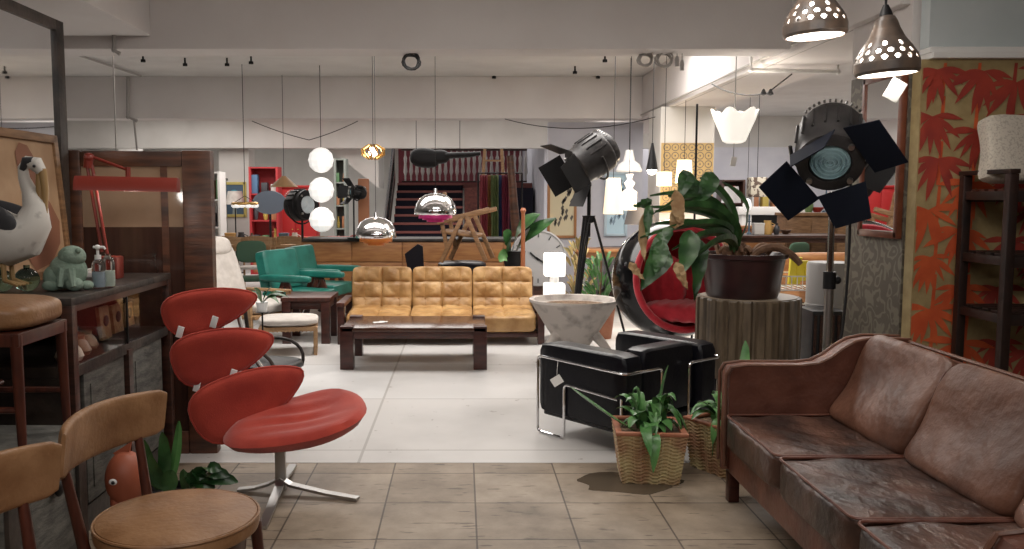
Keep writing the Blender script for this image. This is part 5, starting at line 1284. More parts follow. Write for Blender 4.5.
framed(547, 172, 577, 238, 13.255, mat('orange_frame_wood', (.35, .16, .06), .5), [mat('cream_art', (.62, .55, .38), .7), mat('art_ink', (.10, .09, .08), .7)], 'framed_print', 'wood framed cream print with dark figures behind the tripod spotlight', deco=squig)
mb = MB(); a, b = P(547, 300, 13.25), P(650, 147, 13.25); mb.bb((a.x, 13.28, 0), (b.x-.1, 13.4, Z2)); struct(mb.build('wall_partition', lav_wall, smooth=False))
framed(604, 172, 628, 236, 13.255, mat('pale_blue_frame', (.5, .62, .7), .5), [mat('pale_blue_art', (.50, .68, .78), .6), mat('art_mark', (.25, .35, .45), .6)], 'blue_panel', 'pale blue framed panel behind the tripod spotlight', deco=squig)
# side table behind
def simple_table(name, label, x, y, w_, d_, h_, mt, cat='table'):
    t = thing(name, label, cat, (x, y, 0))
    mb = MB(); mb.box((0, 0, h_-.02), (w_, d_, .04), b=.006); mb.build('table_top', mt, t)
    mb = MB(); mb.box((0, 0, h_-.075), (w_-.12, d_-.12, .07)); mb.build('apron', mt, t)
    for sx in (-1, 1):
        for sy in (-1, 1): mb = MB(); mb.tube([(sx*(w_/2-.06), sy*(d_/2-.06), h_-.04), (sx*(w_/2-.04), sy*(d_/2-.04), 0)], [.028, .016], 8); mb.build('leg', mt, t)
    return t
simple_table('console_table', 'orange-brown wooden console table behind the tripod legs', 1.95, 11.2, 1.0, .45, .88, counter_wood)
# shaded lamp, glowing pendants right
def cone_pendant(px, py0, py1, Y, w0, w1, m, name, label, cordtop=None, lit=None, prof=None):
    a = P(px, py1, Y); b = P(px, py0, Y); t = thing(name, label, 'pendant lamp', a); h_ = b.z-a.z; r0 = w0/2*Y/F; r1 = w1/2*Y/F
    mb = MB(); mb.lathe(prof(r0, r1, h_) if prof else [(r1*.96, 0.004), (r1, 0), (r0, h_), (0, h_)], 28); mb.build('lamp_shade', m, t)
    if lit: mb = MB(); mb.lathe([(0, -.01), (r1*.9, -.01), (r1*.9, .02), (0, .04)], 20) if lit == 1 else mb.ball((0, 0, 0), r1*.8, 16, 10); mb.build('bulb', bulb, t)
    mb = MB(); mb.tube([(0, 0, h_-.01), (0, 0, CZ-a.z)], .004, 5); mb.build('cord', black_plas, t); return t
cone_pendant(613, 178, 214, 10.2, 14, 20, emi('paper_glow', (1, .82, .58), .45), 'paper_column_lamp', 'tall glowing cream paper lamp right of the tripod spotlight')
cone_pendant(629, 150, 172, 11.0, 7, 26, white_plas, 'white_bell_pendant', 'white bell pendant hanging above the small ringed column lamp', prof=lambda a, b, h: [(b*.95, 0.0), (b, .02), (b*.8, h*.35), (b*.45, h*.5), (a, h), (0, h)])
cone_pendant(629, 174, 210, 10.6, 8, 15, emi('milk_glow', (1, .93, .84), .5), 'stacked_pendant', 'slim white glowing stacked pendant just right of the cream paper lamp', prof=lambda a, b, h: [(b, 0), (b, h*.5), (a*.7, h*.6), (a*1.4, h*.75), (a*.5, h*.85), (a, h), (0, h)])
cone_pendant(652, 143, 170, 10.0, 2, 12, blk_metal, 'black_cone_pendant', 'slim black cone pendant with bright tip left of the patterned wall', lit=2)
cone_pendant(684, 160, 183, 10.3, 14, 17, bulb_soft, 'glowing_drum_pendant', 'warm glowing drum pendant in front of the patterned wall, nearest the plant')
cone_pendant(664, 172, 186, 10.7, 15, 15, bulb_soft, 'small_glowing_pendant', 'small warm glowing shade in front of the patterned wall, at its left')
cone_pendant(747, 198, 212, 13.0, 6, 9, bulb_w, 'oval_pendant', 'small oval white glowing pendant left of the theatre spotlight', prof=lambda a, b, h: [(0, 0), (b*.7, h*.15), (b, h*.5), (b*.7, h*.85), (0, h)])
point('pendant_glow', (P(686, 178, 10.3)), 25, (1, .78, .5), .08); point('pendant_glow', P(668, 190, 10.3), 12, (1, .8, .55), .08)
point('pendant_glow', P(622, 236, 10.2), 12, (1, .9, .75), .1)
# glass bowl pendant with tag
c = P(734, 143, 7.6)
t = thing('fluted_glass_pendant', 'large fluted white glass bowl pendant with tag, hanging above the strap plant', 'pendant lamp', c)
r = 22*7.6/F; h_ = P(734, 112, 7.6).z-c.z
mb = MB(); n = 48; vs = []; fs = []
pr = [(.0, 0), (.35, .0), (.5, .06), (.66, .35), (.86, .7), (1.0, 1.0)]
for (a, z) in pr:
    for k in range(n): an = 2*PI*k/n; rr = r*a*(1+.09*math.cos(an*6)*z); vs.append((rr*math.cos(an), rr*math.sin(an), h_*(z+.10*math.cos(an*6)*z*z)))
for i in range(len(pr)-1):
    for k in range(n): fs.append((i*n+k, i*n+(k+1) % n, (i+1)*n+(k+1) % n, (i+1)*n+k))
mb.add(vs, fs); o = mb.build('bowl', emi('lit_milk_glass', (1, .95, .86), .7), t); sm = o.modifiers.new('s', 'SOLIDIFY'); sm.thickness = .008
mb = MB(); mb.ball((0, 0, h_*.45), .045, 12, 8); mb.build('bulb', bulb, t)
mb = MB(); mb.tube([(0, 0, .02), (0, 0, CZ-c.z)], .005, 6); mb.tube([(0, 0, 0), (0, 0, -.12)], .003, 5); mb.build('cord', steel, t)
mb = MB(); mb.box((0, 0, -.16), (.05, .003, .08), rot=(0, .2, 0)); mb.build('tag', paper, t)
point('pendant_glow', c+Vector((0, 0, h_*.9)), 10, (1, .93, .85), .08)
# slim floor pole light near 695
t = thing('pole_stand', 'thin dark upright pole in front of the patterned wall, reaching the ceiling beam', 'pole', (P(694, 240, 8.6).x, 8.6, 0))
mb = MB(); mb.tube([(0, 0, 0), (0, 0, P(695, 104, 8.6).z)], .011, 8); mb.lathe([(0, 0), (.14, 0), (.13, .02), (0, .03)], 20); mb.build('pole', blk_metal, t)
# ------- right background: room with shelves, tables, yellow flowers
t = simple_table('long_side_table', 'dark wooden table beyond the potted strap plant carrying small goods', 4.6, 13.2, 2.4, .9, .98, dark_wood)
tag(t, t['label'], 'table')
def goods(px0, px1, py, Y, n, seed, where, z=None):
    r = random.Random(seed); kinds = [('vase', 'vase'), ('bowl', 'bowl'), ('candlestick', 'candlestick'), ('storage_box', 'box'), ('jug', 'jug')]
    pal = [((.6, .58, .55), 'white'), ((.35, .04, .03), 'red'), ((.1, .05, .03), 'dark brown'), ((.5, .3, .1), 'amber'), ((.08, .14, .2), 'slate blue'), ((.12, .2, .08), 'green'), ((.03, .03, .035), 'black')]
    for k in range(n):
        px = px0+(px1-px0)*(k+.5)/n; c = P(px, py, Y+r.uniform(-.08, .08)); 
        if z is not None: c.z = z
        s = r.uniform(.7, 1.2); kn, kc = kinds[(k+seed) % 5]; (col, cn) = pal[(k*3+seed) % 7]; m = mat('goods_'+cn.replace(' ', '_'), col, .4); mb = MB()
        if kn == 'vase': mb.lathe([(0, 0), (.045*s, 0), (.07*s, .08*s), (.06*s, .15*s), (.025*s, .2*s), (.035*s, .24*s), (.03*s, .24*s), (0, .2*s)], 16, loc=c)
        elif kn == 'bowl': mb.lathe([(0, 0), (.04*s, 0), (.10*s, .07*s), (.095*s, .07*s), (.03*s, .015), (0, .015)], 18, loc=c)
        elif kn == 'candlestick': mb.lathe([(0, 0), (.05*s, 0), (.045*s, .02), (.014, .04), (.014, .22*s), (.03, .24*s), (.012, .25*s), (.012, .36*s), (0, .36*s)], 12, loc=c)
        elif kn == 'storage_box': mb.box((c.x, c.y, c.z+.08*s), (.16*s, .14*s, .16*s), b=.006); mb.box((c.x, c.y, c.z+.17*s), (.17*s, .15*s, .03*s), b=.004)
        else: mb.lathe([(0, 0), (.06*s, 0), (.075*s, .08*s), (.045*s, .16*s), (.05*s, .19*s), (.04*s, .19*s), (0, .12*s)], 16, loc=c); mb.tube([c+Vector((.045*s, 0, .16*s)), c+Vector((.11*s, 0, .13*s)), c+Vector((.07*s, 0, .05*s))], .009, 6)
        nb = ['first', 'second', 'third', 'fourth', 'fifth', 'sixth', 'seventh', 'eighth', 'ninth'][k]
        tag(mb.build(kn, m), '%s %s on %s, %s from the left' % (cn, kc, where, nb), kc, 'goods on '+where)
goods(735, 790, 238, 13.1, 6, 1, 'the dark table beyond the strap plant', .982)
# white cabinets/back room right
def openshelf(name, label, px0, px1, Y, h_, mt, rows, back=None, dep=.4, seed=0, zb=0, fill=5):
    x0, x1 = P(px0, 200, Y).x, P(px1, 200, Y).x; w_ = x1-x0
    t = thing(name, label, 'shelf unit', ((x0+x1)/2, Y, zb))
    mb = MB()
    for s in (-1, 1): mb.box((s*(w_/2-.02), dep/2, h_/2), (.04, dep, h_), b=.003)
    mb.box((0, dep-.01, h_/2), (w_-.02, .02, h_-.02)); mb.build('carcass', mt, t)
    for k in range(rows+1): mb = MB(); mb.box((0, dep/2, .02+k*(h_-.04)/rows), (w_-.06, dep-.03, .03), b=.002); mb.build('shelf', mt, t)
    r = random.Random(seed)
    pal = [(.55, .05, .04), (.6, .58, .55), (.10, .2, .35), (.55, .42, .1), (.06, .06, .07), (.12, .25, .12), (.45, .2, .1)]
    for k in range(rows):
        z = .02+k*(h_-.04)/rows+.015; hh = (h_-.04)/rows
        for j in range(fill):
            ci = r.randrange(7); ww = w_/fill*.6; hb = hh*r.uniform(.35, .75); x = -w_/2+w_*(j+.5)/fill
            mb = MB(); 
            if r.random() < .5: mb.box(((x0+x1)/2+x, Y+dep*.4, zb+z+hb/2+.001), (ww, .18, hb), b=.006); nm = 'storage_box'
            else: mb.lathe([(0, 0), (ww*.3, 0), (ww*.45, hb*.4), (ww*.2, hb*.8), (ww*.26, hb), (0, hb*.95)], 14, loc=((x0+x1)/2+x, Y+dep*.4, zb+z+.001)); nm = 'vase'
            o = mb.build(nm, mat('shelf_goods_%d' % ci, pal[ci], .5)); cn = ['red', 'white', 'blue', 'ochre', 'black', 'green', 'rust'][ci]
            tag(o, '%s %s on row %s of the %s, spot %s from its left' % (cn, nm.split('_')[-1], ['one', 'two', 'three', 'four', 'five'][k], label.split(',')[0], ['one', 'two', 'three', 'four', 'five', 'six'][j]), nm.split('_')[-1], 'goods in the '+label.split(',')[0])
    return t
openshelf('open_shelf', 'red-backed open shelf, far left behind the dining chairs', 249, 278, 17.3, 2.15, mat('red_shelf', (.42, .03, .035), .6), 4, seed=2, fill=3)
openshelf('open_shelf', 'white open shelf, left beyond the poster pillar', 202, 220, 15.5, 2.0, white_paint, 4, seed=3, fill=3)
openshelf('open_shelf', 'dark brown open shelf, in the right back room', 722, 745, 17.6, 1.9, dark_wood, 4, seed=5, fill=3)
openshelf('open_shelf', 'white wall shelf, right behind the theatre spotlight', 752, 792, 18.0, 1.9, white_paint, 3, seed=6, fill=4)
openshelf('open_shelf', 'grey open shelf, between the stairs and lantern', 334, 346, 17.0, 2.3, mat('green_grey_shelf', (.2, .22, .2), .6), 5, seed=8, fill=2)
# fireplace like white surround
t = thing('white_fireplace', 'white fireplace surround in the right back room', 'fireplace', (P(770, 230, 17.0).x, 17.0, 0))
for s in (-1, 1): mb = MB(); mb.box((s*.5, 0, .6), (.2, .2, 1.2), b=.01); mb.build('jamb', white_paint, t)
mb = MB(); mb.box((0, 0, 1.28), (1.35, .28, .16), b=.02); mb.build('mantel', white_paint, t)
mb = MB(); mb.box((0, .08, .6), (.8, .04, 1.2)); mb.build('fire_back', black_plas, t)
# yellow flowers on a wire trolley
t = thing('wire_trolley', 'white wire basket trolley behind the fluted drum plinth', 'trolley', (P(803, 300, 7.6).x, 7.6, 0))
mb = MB()
for z in (.45, .74):
    for k in range(9): mb.tube([(-.28+k*.07, -.2, z), (-.28+k*.07, .2, z)], .004, 4)
    mb.tube([(-.29, -.21, z), (.29, -.21, z), (.29, .21, z), (-.29, .21, z)], .006, 5, closed=True)
    mb.tube([(-.29, -.21, z+.12), (.29, -.21, z+.12), (.29, .21, z+.12), (-.29, .21, z+.12)], .006, 5, closed=True)
    for k in range(13): mb.tube([(-.28+k*.047, -.21, z), (-.28+k*.047, -.21, z+.12)], .004, 4)
mb.build('basket', white_paint, t)
for a in (-1, 1):
    for b in (-1, 1): mb = MB(); mb.tube([(a*.29, b*.21, 0), (a*.29, b*.21, .87)], .01, 6); mb.build('post', steel, t)
for k in range(5):
    c = P(795+k*7, 266-(k % 2)*6, 7.6)
    c.z = .752
    mb = MB(); 
    if k < 2: mb.box((c.x, c.y, c.z+.14), (.11, .03, .24-.06*k), rot=(.1, 0, .2), b=.006); nm, cat_, lb = 'yellow_book', 'book', ['tall bright yellow book standing in the wire trolley', 'short bright yellow book standing in the wire trolley'][k]; mm = yellow
    else:
        for q in range(10): a = q*2*PI/10; mb.leaf(bez(c+Vector((0, 0, .0)), c+Vector((.03*math.cos(a), .03*math.sin(a), .12)), c+Vector((.08*math.cos(a), .08*math.sin(a), .18)), 4), [.004, .012, .02, .016, .004])
        nm, cat_, lb = 'yellow_flower', 'flower', ['', '', 'yellow flower bunch in the trolley nearest the yellow books', 'yellow flower bunch in the middle of the trolley', 'yellow flower bunch in the trolley nearest the spotlight pole'][k]; mm = yellow
    tag(mb.build(nm, mm), lb, cat_)
# black speaker box & grey appliance behind spotlight
t = thing('black_slatted_box', 'black ribbed box standing behind the spotlight pole', 'box', (P(820, 330, 6.6).x, 6.6, 0))
zb_ = P(817, 310, 6.5).z
mb = MB(); mb.box((0, 0, zb_/2), (.26, .34, zb_), b=.008); mb.build('body', black_plas, t)
for k in range(6): mb = MB(); mb.box((-.11+k*.044, -.175, zb_/2), (.018, .014, zb_-.06)); mb.build('rib', dark_wood, t)
t = thing('grey_metal_drum', 'grey metal drum standing behind the theatre spotlight pole', 'drum', (P(829, 300, 7.0).x, 7.0, 0)); z1 = P(829, 262, 7.0).z
mb = MB(); mb.lathe([(0, 0), (.17, 0), (.18, .02), (.18, z1*.33), (.185, z1*.335), (.18, z1*.34), (.18, z1*.66), (.185, z1*.665), (.18, z1*.67), (.18, z1-.02), (.17, z1), (0, z1)], 28); mb.build('body', mat('grey_drum', (.30, .29, .28), .5), t)
# ------- left background
def chairback(i, px, Y):
    t = thing('slat_back_chair', ['far dining chair with curved wooden backrest, leftmost of the row', 'far dining chair with curved wooden backrest, second from left in the row', 'far dining chair with curved wooden backrest, third from left in the row', 'far dining chair with curved wooden backrest, fourth from left in the row', 'far dining chair with curved wooden backrest, rightmost of the row'][i], 'chair', (P(px, 260, Y).x, Y, 0), PI, 'row of far dining chairs')
    mb = MB(); mb.box((0, 0, .44), (.44, .42, .04), b=.012); mb.build('seat', cream_fabric, t)
    mb = MB(); n = 8; vs = []
    for k in range(n): 
        u = -1+2*k/(n-1); mb.box((.22*u, -.20-.04*(1-u*u), .86-.02*u*u), (.07, .022, .13), rot=(0, 0, -.25*u)) 
    mb.build('backrest', oak, t)
    for sx in (-1, 1):
        mb = MB(); mb.tube([(sx*.2, -.17, 0), (sx*.2, -.18, .45), (sx*.22, -.20, .84)], .017, 6); mb.build('leg', oak, t)
        mb = MB(); mb.tube([(sx*.2, .17, 0), (sx*.2, .17, .43)], .017, 6); mb.build('leg', oak, t)
for i, px in enumerate((190, 222, 254, 286, 318)): chairback(i, px, 13.6)
t = simple_table('long_dining_table', 'long pale oak dining table beyond the row of far chairs', P(262, 240, 14.7).x, 14.7, 2.2, .8, .76, oak)
goods(225, 300, 233, 14.7, 7, 3, 'the long oak table', .762)
def poster(mb, w_, h_):
    n = 24; c = [(.12*math.cos(2*PI*k/n), -.007, h_*.6+.14*math.sin(2*PI*k/n)) for k in range(n)]; mb.add(c, [list(range(n))])
    mb.mi = 2; c = [(.07*math.cos(2*PI*k/n), -.0085, h_*.6+.09*math.sin(2*PI*k/n)) for k in range(n)]; mb.add(c, [list(range(n))]); mb.add([(-.05, -.0085, .06), (.05, -.0085, .06), (.02, -.0085, h_*.5), (-.02, -.0085, h_*.5)], [(0, 1, 2, 3)])
framed(223, 182, 246, 217, 19.03, mat('mustard_mount', (.55, .45, .14), .7), [mat('poster_navy', (.07, .12, .18), .6), mat('poster_teal', (.05, .30, .40), .6), mat('poster_grey', (.3, .35, .33), .6)], 'framed_poster', 'navy poster with teal disc in mustard frame on the white pillar', 'poster', deco=poster, fwid=.06)
# umbrella/plate lamp, grey cone lamps
cone_pendant(284, 176, 187, 12.5, 4, 28, mat('tan_shade', (.42, .25, .12), .6), 'tan_cone_pendant', 'wide tan cone pendant left of the white globe lantern')
c = P(245, 205, 11.5)
t = thing('brass_ring_chandelier', 'brass ring chandelier with white glowing discs in front of the poster pillar', 'chandelier', c)
mb = MB(); mb.tube([(.16*math.cos(a*PI/12), .16*math.sin(a*PI/12), .02) for a in range(24)], .02, 8, closed=True); mb.build('ring', brass, t)
for k in range(6): a = k*PI/3; mb = MB(); mb.ball((.14*math.cos(a), .14*math.sin(a), -.01), (.045, .045, .03), 10, 6); mb.build('glass_cup', bulb_w, t)
mb = MB(); mb.tube([(0, 0, .02), (0, 0, CZ-c.z)], .005, 5); mb.tube([(-.16, 0, .02), (0, 0, .12), (.16, 0, .02)], .005, 5); mb.build('cord', black_plas, t)
t = thing('oval_mirror', 'grey-blue oval mirror standing behind the far dining chairs', 'mirror', (P(270, 228, 15.5).x, 15.5, .0))
mb = MB(); mb.lathe([(0, -.01), (.30, -.01), (.30, .02), (0, .02)], 28, Matrix.Translation((0, 0, 1.45)) @ Matrix.Diagonal((1, 1, .7, 1)) @ Matrix.Rotation(PI/2, 4, 'X')); mb.build('glass', mat('blue_grey_glass', (.16, .20, .26), .25), t)
mb = MB(); mb.tube([(0, .04, 0), (0, .04, 1.3)], .02, 8); mb.build('stand', blk_metal, t)
# teal sofa far, red seats
def far_sofa(px, Y, w_, m, label, rz=0):
    t = thing('upholstered_sofa', label, 'sofa', (P(px, 260, Y).x, Y, 0), rz)
    mb = MB(); mb.pillow((0, .35, .58), (w_, .18, .5), e=6, n=8); mb.build('back_cushion', m, t)
    mb = MB(); mb.pillow((0, 0, .36), (w_-.2, .62, .2), e=6, n=8); mb.build('seat_cushion', m, t)
    for s in (-1, 1): mb = MB(); mb.pillow((s*(w_/2-.06), .05, .42), (.14, .76, .36), e=6, n=8); mb.build('armrest', m, t)
    mb = MB(); mb.box((0, .1, .18), (w_-.1, .66, .12), b=.01); mb.build('base', dark_wood, t)
    for a in (-1, 1):
        for b in (-.15, .38): mb = MB(); mb.box((a*(w_/2-.12), b, .06), (.05, .05, .12)); mb.build('leg', dark_wood, t)
far_sofa(330, 15.5, 1.7, red_fabric, 'red sofa far behind the drum spotlight')
far_sofa(638, 12.3, 1.3, mat('grey_sofa', (.16, .15, .16), .8), 'dark grey armchair-sized sofa left of the globe chair in the distance')
far_sofa(682, 14.6, 1.6, mat('brown_sofa', (.16, .07, .04), .6), 'brown sofa far behind the strap plant')
far_sofa(845, 10.8, 1.4, counter_wood, 'orange-brown sofa behind the grey drum')
# painting cluster in right back wall
framed(720, 190, 742, 232, 18.425, dark_wood, [mat('dim_art', (.30, .22, .15), .7), maroon], 'framed_print', 'dark framed print on the far right back wall', deco=squig)
framed(746, 208, 770, 228, 18.425, white_paint, [mat('dim_art2', (.35, .36, .36), .7), blk_metal], 'framed_print', 'white framed grey print, right of the dark framed one', deco=squig)
t = thing('square_pendant_lamp', 'brown and cream patterned square cushion shade on the far right', 'lamp', (P(757, 187, 12.4).x, 12.4, P(757, 197, 12.4).z))
mb = MB(); mb.box((0, 0, .14), (.24, .2, .28), b=.02); mb.build('lamp_shade', mat('brown_cream_pattern', (.12, .08, .06), .7, col2=(.6, .55, .45), scale=14, lo=.48, hi=.52), t); mb = MB(); mb.tube([(0, 0, .28), (0, 0, CZ-t.location.z)], .005, 5); mb.build('cord', black_plas, t)
# ------------------------------------------------------------ CEILING FITTINGS
def pipe(pts, r, m, label, cat='pipe', nm='conduit_pipe'):
    mb = MB(); mb.tube(pts, r, 8)
    for p in pts[1:-1]: mb.ball(p, r*1.3, 8, 6)
    return tag(mb.build(nm, m), label, cat)
rusty = mat('grey_painted_pipe', (.36, .34, .32), .6)
x = 2.575
pipe([(x, 6.0, 2.72), (x, 7.4, 2.72), (x, 12.6, 2.72)], .012, rusty, 'long thin conduit along the bottom edge of the right-hand beam, upper line')
pipe([(x+.10, 5.6, 2.685), (x+.10, 8.0, 2.685), (x+.10, 12.6, 2.685)], .014, rusty, 'long thin conduit under the right-hand beam, lower line')
pipe([P(751, 56, 7.6), P(751, 70, 7.6), P(838, 72, 7.6), P(838, 56, 7.6)], .018, white_paint, 'white conduit loop below the right beam, above the theatre spotlight')
pipe([P(114, 24, 6.72), P(114, 50, 6.72), P(120, 54, 6.72)], .016, rusty, 'short vertical conduit on the front beam at upper left')
pipe([P(85, 12, 6.73), P(114, 13, 6.73), P(114, 0, 6.73)], .016, rusty, 'bent conduit elbow on the front beam near the top picture edge')
pipe([P(128, 77, 12.6), P(128, 117, 12.6), P(137, 121, 12.6)], .025, rusty, 'vertical conduit on the second beam at left')
pipe([P(113, 55, 7.15), P(116, 145, 7.15), P(116, 151, 7.15)], .006, rusty, 'thin white drop pipe at left between mirror and dark frame')
pipe([P(134, 120, 12.9), P(137, 150, 12.9)], .015, rusty, 'thin drop pipe hanging below the second beam at left')
pipe([G(78, 55, CZ-.03), G(141, 76, CZ-.03)], .014, rusty, 'diagonal conduit on the ceiling between the two left beams')
def coil(px, py, Y, r, m, label, n=4):
    c = P(px, py, Y); pts = []
    for k in range(n*16):
        a = k*PI/8; rr = r*(.85+.15*math.sin(k*.7)); pts.append(c+Vector((rr*math.cos(a), .004*k/4, rr*math.sin(a)*.9)))
    mb = MB(); mb.tube(pts, .007, 5); mb.tube([c+Vector((0, 0, r*.8)), c+Vector((0, 0, r*.9+.08))], .006, 5); tag(mb.build('cable_coil', m), label, 'cable')
coil(411, 61, 6.95, .075, black_plas, 'black cable coil hanging under the front beam')
coil(646, 59, 6.95, .06, rusty, 'grey cable coil under the front beam, left of the pair at right')
coil(665, 59, 6.95, .07, rusty, 'grey cable coil under the front beam, right of the pair at right')
for i, (px, py) in enumerate(((677, 60), (682, 64))): 
    c = P(px, py, 6.95); t = thing('cable_plug', ['grey plug hanging beside the cable coils, upper one', 'grey plug hanging beside the cable coils, lower one'][i], 'plug', c)
    mb = MB(); mb.tube([(0, 0, -.05), (0, 0, .0), (0, 0, .03)], [.016, .018, .01], 8); mb.build('plug_body', rusty, t); mb = MB(); mb.tube([(0, 0, .03), (0, 0, .12)], .004, 5); mb.build('wire', rusty, t)
for i, (px, py, Y) in enumerate(((185, 62, 11.2), (227, 62, 11.2), (251, 60, 11.3), (494, 75, 12.6), (575, 70, 12.2), (598, 75, 12.6), (605, 58, 10.9), (143, 58, 11.0))):
    c = P(px, py, Y) if Y == 12.6 else G(px, py, CZ-.05); mb = MB(); mb.lathe([(0, -.05), (.03, -.05), (.03, -.02), (.012, -.01), (.012, .05), (0, .05)], 10, loc=c)
    tag(mb.build('ceiling_hook', blk_metal), ['small dark ceiling fitting, third from left between the beams', 'small dark ceiling fitting, fourth from left between the beams', 'small dark ceiling fitting, fifth from left between the beams', 'small dark hook on the second beam above the guitar case', 'small dark hook above the tripod spotlight', 'small dark hook right of the tripod spotlight top', 'small dark fitting under front beam left of cable coils', 'small dark ceiling fitting at far left, by the diagonal conduit'][i], 'fitting', 'small ceiling fittings')
def wire(p, q, sag, m, label, r=.006):
    a, b = Vector(p), Vector(q); mb = MB(); mb.tube(bez(a, (a+b)/2+Vector((0, 0, -sag*2)), b, 14), r, 5); tag(mb.build('hanging_wire', m), label, 'wire')
wire(P(505, 119, 12.6), P(672, 112, 11.2), .17, black_plas, 'thin black wire sagging between second beam and right pillar')
wire(P(252, 121, 12.7), P(309, 140, 12.7), .02, black_plas, 'thin black wire running down to the spotlight bracket from the left')
wire(P(309, 140, 12.7), P(358, 121, 12.7), .02, black_plas, 'thin black wire rising right from the spotlight bracket')
wire(P(712, 84, 8.6), P(772, 92, 7.6), .06, black_plas, 'thin wire from the right beam to the black clips')
wire(P(770, 91, 7.6), P(792, 74, 7.6), .0, black_plas, 'short wire from the black clips up to the white conduit')
t = thing('cable_clip', 'pair of small black clips on a wire right of the glass bowl pendant', 'clip', P(767, 92, 7.6))
for s in (-.03, .03): mb = MB(); mb.lathe([(0, -.03), (.03, -.02), (.012, .02), (0, .03)], 8, loc=(s, 0, 0)); mb.build('clip', black_plas, t)

# ------------------------------------------------------------ more of the far stock
def crate(px, Y, w_, h_, m, label):
    x = P(px, 260, Y).x; t = thing('slatted_crate', label, 'crate', (x, Y, 0))
    for k in range(3): mb = MB(); mb.box((0, -w_/2, h_*(k+.5)/3), (w_, .02, h_/3-.03), b=.003); mb.box((0, w_/2, h_*(k+.5)/3), (w_, .02, h_/3-.03), b=.003); mb.box((-w_/2, 0, h_*(k+.5)/3), (.02, w_-.03, h_/3-.03)); mb.box((w_/2, 0, h_*(k+.5)/3), (.02, w_-.03, h_/3-.03)); mb.build('slat', m, t)
    mb = MB()
    for a in (-1, 1):
        for b in (-1, 1): mb.box((a*(w_/2-.03), b*(w_/2-.03), h_/2), (.03, .03, h_))
    mb.build('corner_post', m, t)
def tall_cabinet(px, Y, w_, h_, m, label, doors=2, dm=None):
    x = P(px, 260, Y).x; t = thing('tall_cabinet', label, 'cabinet', (x, Y, 0))
    mb = MB(); mb.box((0, .2, h_/2), (w_, .4, h_), b=.01); mb.box((0, .19, h_+.02), (w_+.06, .46, .05), b=.008); mb.build('body', m, t)
    for k in range(doors):
        x_ = -w_/2+w_*(k+.5)/doors; mb = MB(); mb.box((x_, -.012, h_/2+.03), (w_/doors-.03, .02, h_-.16), b=.004); d = mb.build('door', dm or m, t)
        mb = MB(); mb.ball((x_+(w_/doors/2-.06)*(1 if k % 2 == 0 else -1), -.03, h_/2), .018, 8, 6); mb.build('knob', brass, d)
tall_cabinet(204, 18.0, .8, 1.9, mat('green_grey_shelf', (.2, .22, .2), .6), 'grey-green tall cabinet at the far left edge of the sales floor')
tall_cabinet(296, 18.2, .9, 1.75, red_p, 'red two-door cabinet beyond the white globe string', 2)
tall_cabinet(690, 15.9, 1.3, 1.15, dark_wood, 'dark sideboard far behind the strap plant', 3)
tall_cabinet(822, 13.8, 1.2, 1.25, teak, 'teak sideboard far behind the theatre spotlight pole', 3)
tall_cabinet(760, 15.0, 1.0, 1.0, counter_wood, 'orange-brown sideboard behind the dark long table', 2)
goods(680, 700, 236, 16.1, 3, 4, 'the dark sideboard', 1.20)
goods(804, 838, 222, 14.0, 4, 5, 'the teak sideboard', 1.30)
crate(655, 10.4, .42, .42, oak, 'pale slatted crate on the floor right of the globe chair, far off')
# floor lamps in the distance
def floor_lamp(px, Y, h_, r, m, label):
    x = P(px, 240, Y).x; t = thing('floor_lamp', label, 'floor lamp', (x, Y, 0))
    mb = MB(); mb.lathe([(0, 0), (.15, 0), (.15, .02), (.015, .04), (.012, h_), (0, h_)], 18); mb.build('stand', blk_metal, t)
    mb = MB(); mb.lathe([(r, h_-.05), (r*.7, h_+.22), (r*.68, h_+.22), (r*.98, h_-.05)], 24); mb.build('lamp_shade', m, t)
    mb = MB(); mb.ball((0, 0, h_+.05), .05, 10, 8); mb.build('bulb', bulb, t)
floor_lamp(236, 17.6, 1.45, .2, cream_fabric, 'cream shaded floor lamp between poster pillar and red shelf')
floor_lamp(640, 10.9, 1.25, .2, mat('grey_shade', (.14, .13, .13), .8), 'dark grey shaded floor lamp behind the globe chair')
floor_lamp(730, 14.4, 1.5, .16, white_plas, 'white shaded floor lamp behind the long dark table')
floor_lamp(799, 16.6, 1.55, .18, mat('rust_shade', (.35, .12, .05), .8), 'rust shaded floor lamp right of the white fireplace')
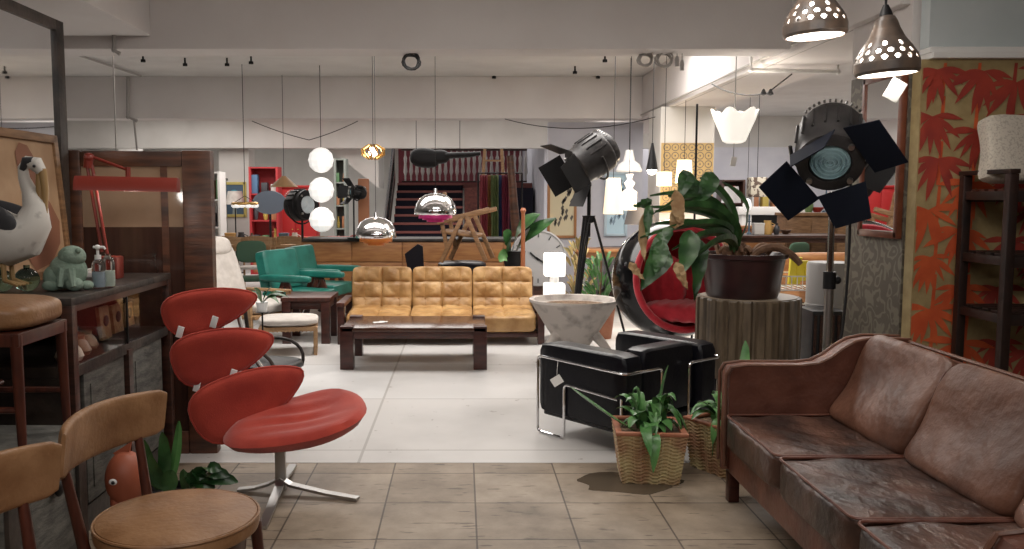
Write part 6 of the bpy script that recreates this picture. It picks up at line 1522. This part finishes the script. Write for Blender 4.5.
# armless chairs far right and left
def side_chair(px, Y, rz, m, label):
    t = thing('side_chair', label, 'chair', (P(px, 260, Y).x, Y, 0), rz)
    mb = MB(); mb.pillow((0, 0, .45), (.44, .44, .07), e=4, n=8); mb.build('seat', m, t)
    mb = MB(); mb.pillow((0, .21, .80), (.40, .05, .30), e=4, n=8, rot=(-.12, 0, 0)); mb.build('backrest', m, t)
    for a in (-1, 1):
        mb = MB(); mb.tube([(a*.19, -.18, .43), (a*.2, -.2, 0)], .015, 6); mb.build('leg', dark_wood, t)
        mb = MB(); mb.tube([(a*.18, .23, .78), (a*.18, .19, .45), (a*.2, .24, 0)], .015, 6); mb.build('leg', dark_wood, t)
side_chair(652, 13.9, .4, red_fabric, 'red side chair far behind the globe chair')
side_chair(785, 11.6, -2.6, mat('dark_green_fabric', (.03, .07, .04), .8), 'dark green side chair behind the wire trolley')
side_chair(726, 11.9, 2.8, teak, 'teak side chair behind the strap plant pot')
side_chair(368, 13.9, 2.5, red_fabric, 'red side chair behind the long wooden counter, near the globe string')
side_chair(251, 11.6, .2, mat('dark_green_fabric', (.03, .07, .04), .8), 'dark green side chair far left beyond the cream lounge chair')
# dark slanted post right of the scarves
t = thing('carved_post', 'tall dark carved post leaning beside the scarves at the right of the stairs', 'post', (P(519, 240, 13.8).x, 13.8, 0))
mb = MB(); mb.tube([(0, 0, 0), (-.05, 0, 1.0), (-.15, 0, 2.2)], [.09, .075, .055], 12); mb.build('shaft', frame_wood, t)

c = Vector((P(262, 300, 7.6).x, 7.6, 0)); z0 = P(262, 312, 7.6).z
t = thing('sprig_plant', 'small green sprig in a white pot on a thin black stand beside the cream footstool', 'potted plant', c)
mb = MB(); mb.lathe([(0, 0), (.10, 0), (.10, .015), (.008, .03), (.008, z0-.01), (.06, z0-.005), (.06, z0), (0, z0)], 14); mb.build('stand', blk_metal, t)
mb = MB(); mb.lathe([(0, z0), (.04, z0), (.055, z0+.09), (.045, z0+.09), (0, z0+.07)], 16); mb.build('pot', white_plas, t)
for k, (dx, dz) in enumerate(((.24, .06), (.20, .11), (-.12, .10), (.10, .16), (-.05, .15), (.17, .02))):
    mb = MB(); mb.leaf(bez((0, 0, z0+.07), (dx*.4, 0, z0+.2), (dx, -.02*k, z0+.07+dz), 6), [.005, .01, .022, .028, .024, .014, .003], side=(.2, .8, .4)); mb.build('leaf', leaf_m, t)
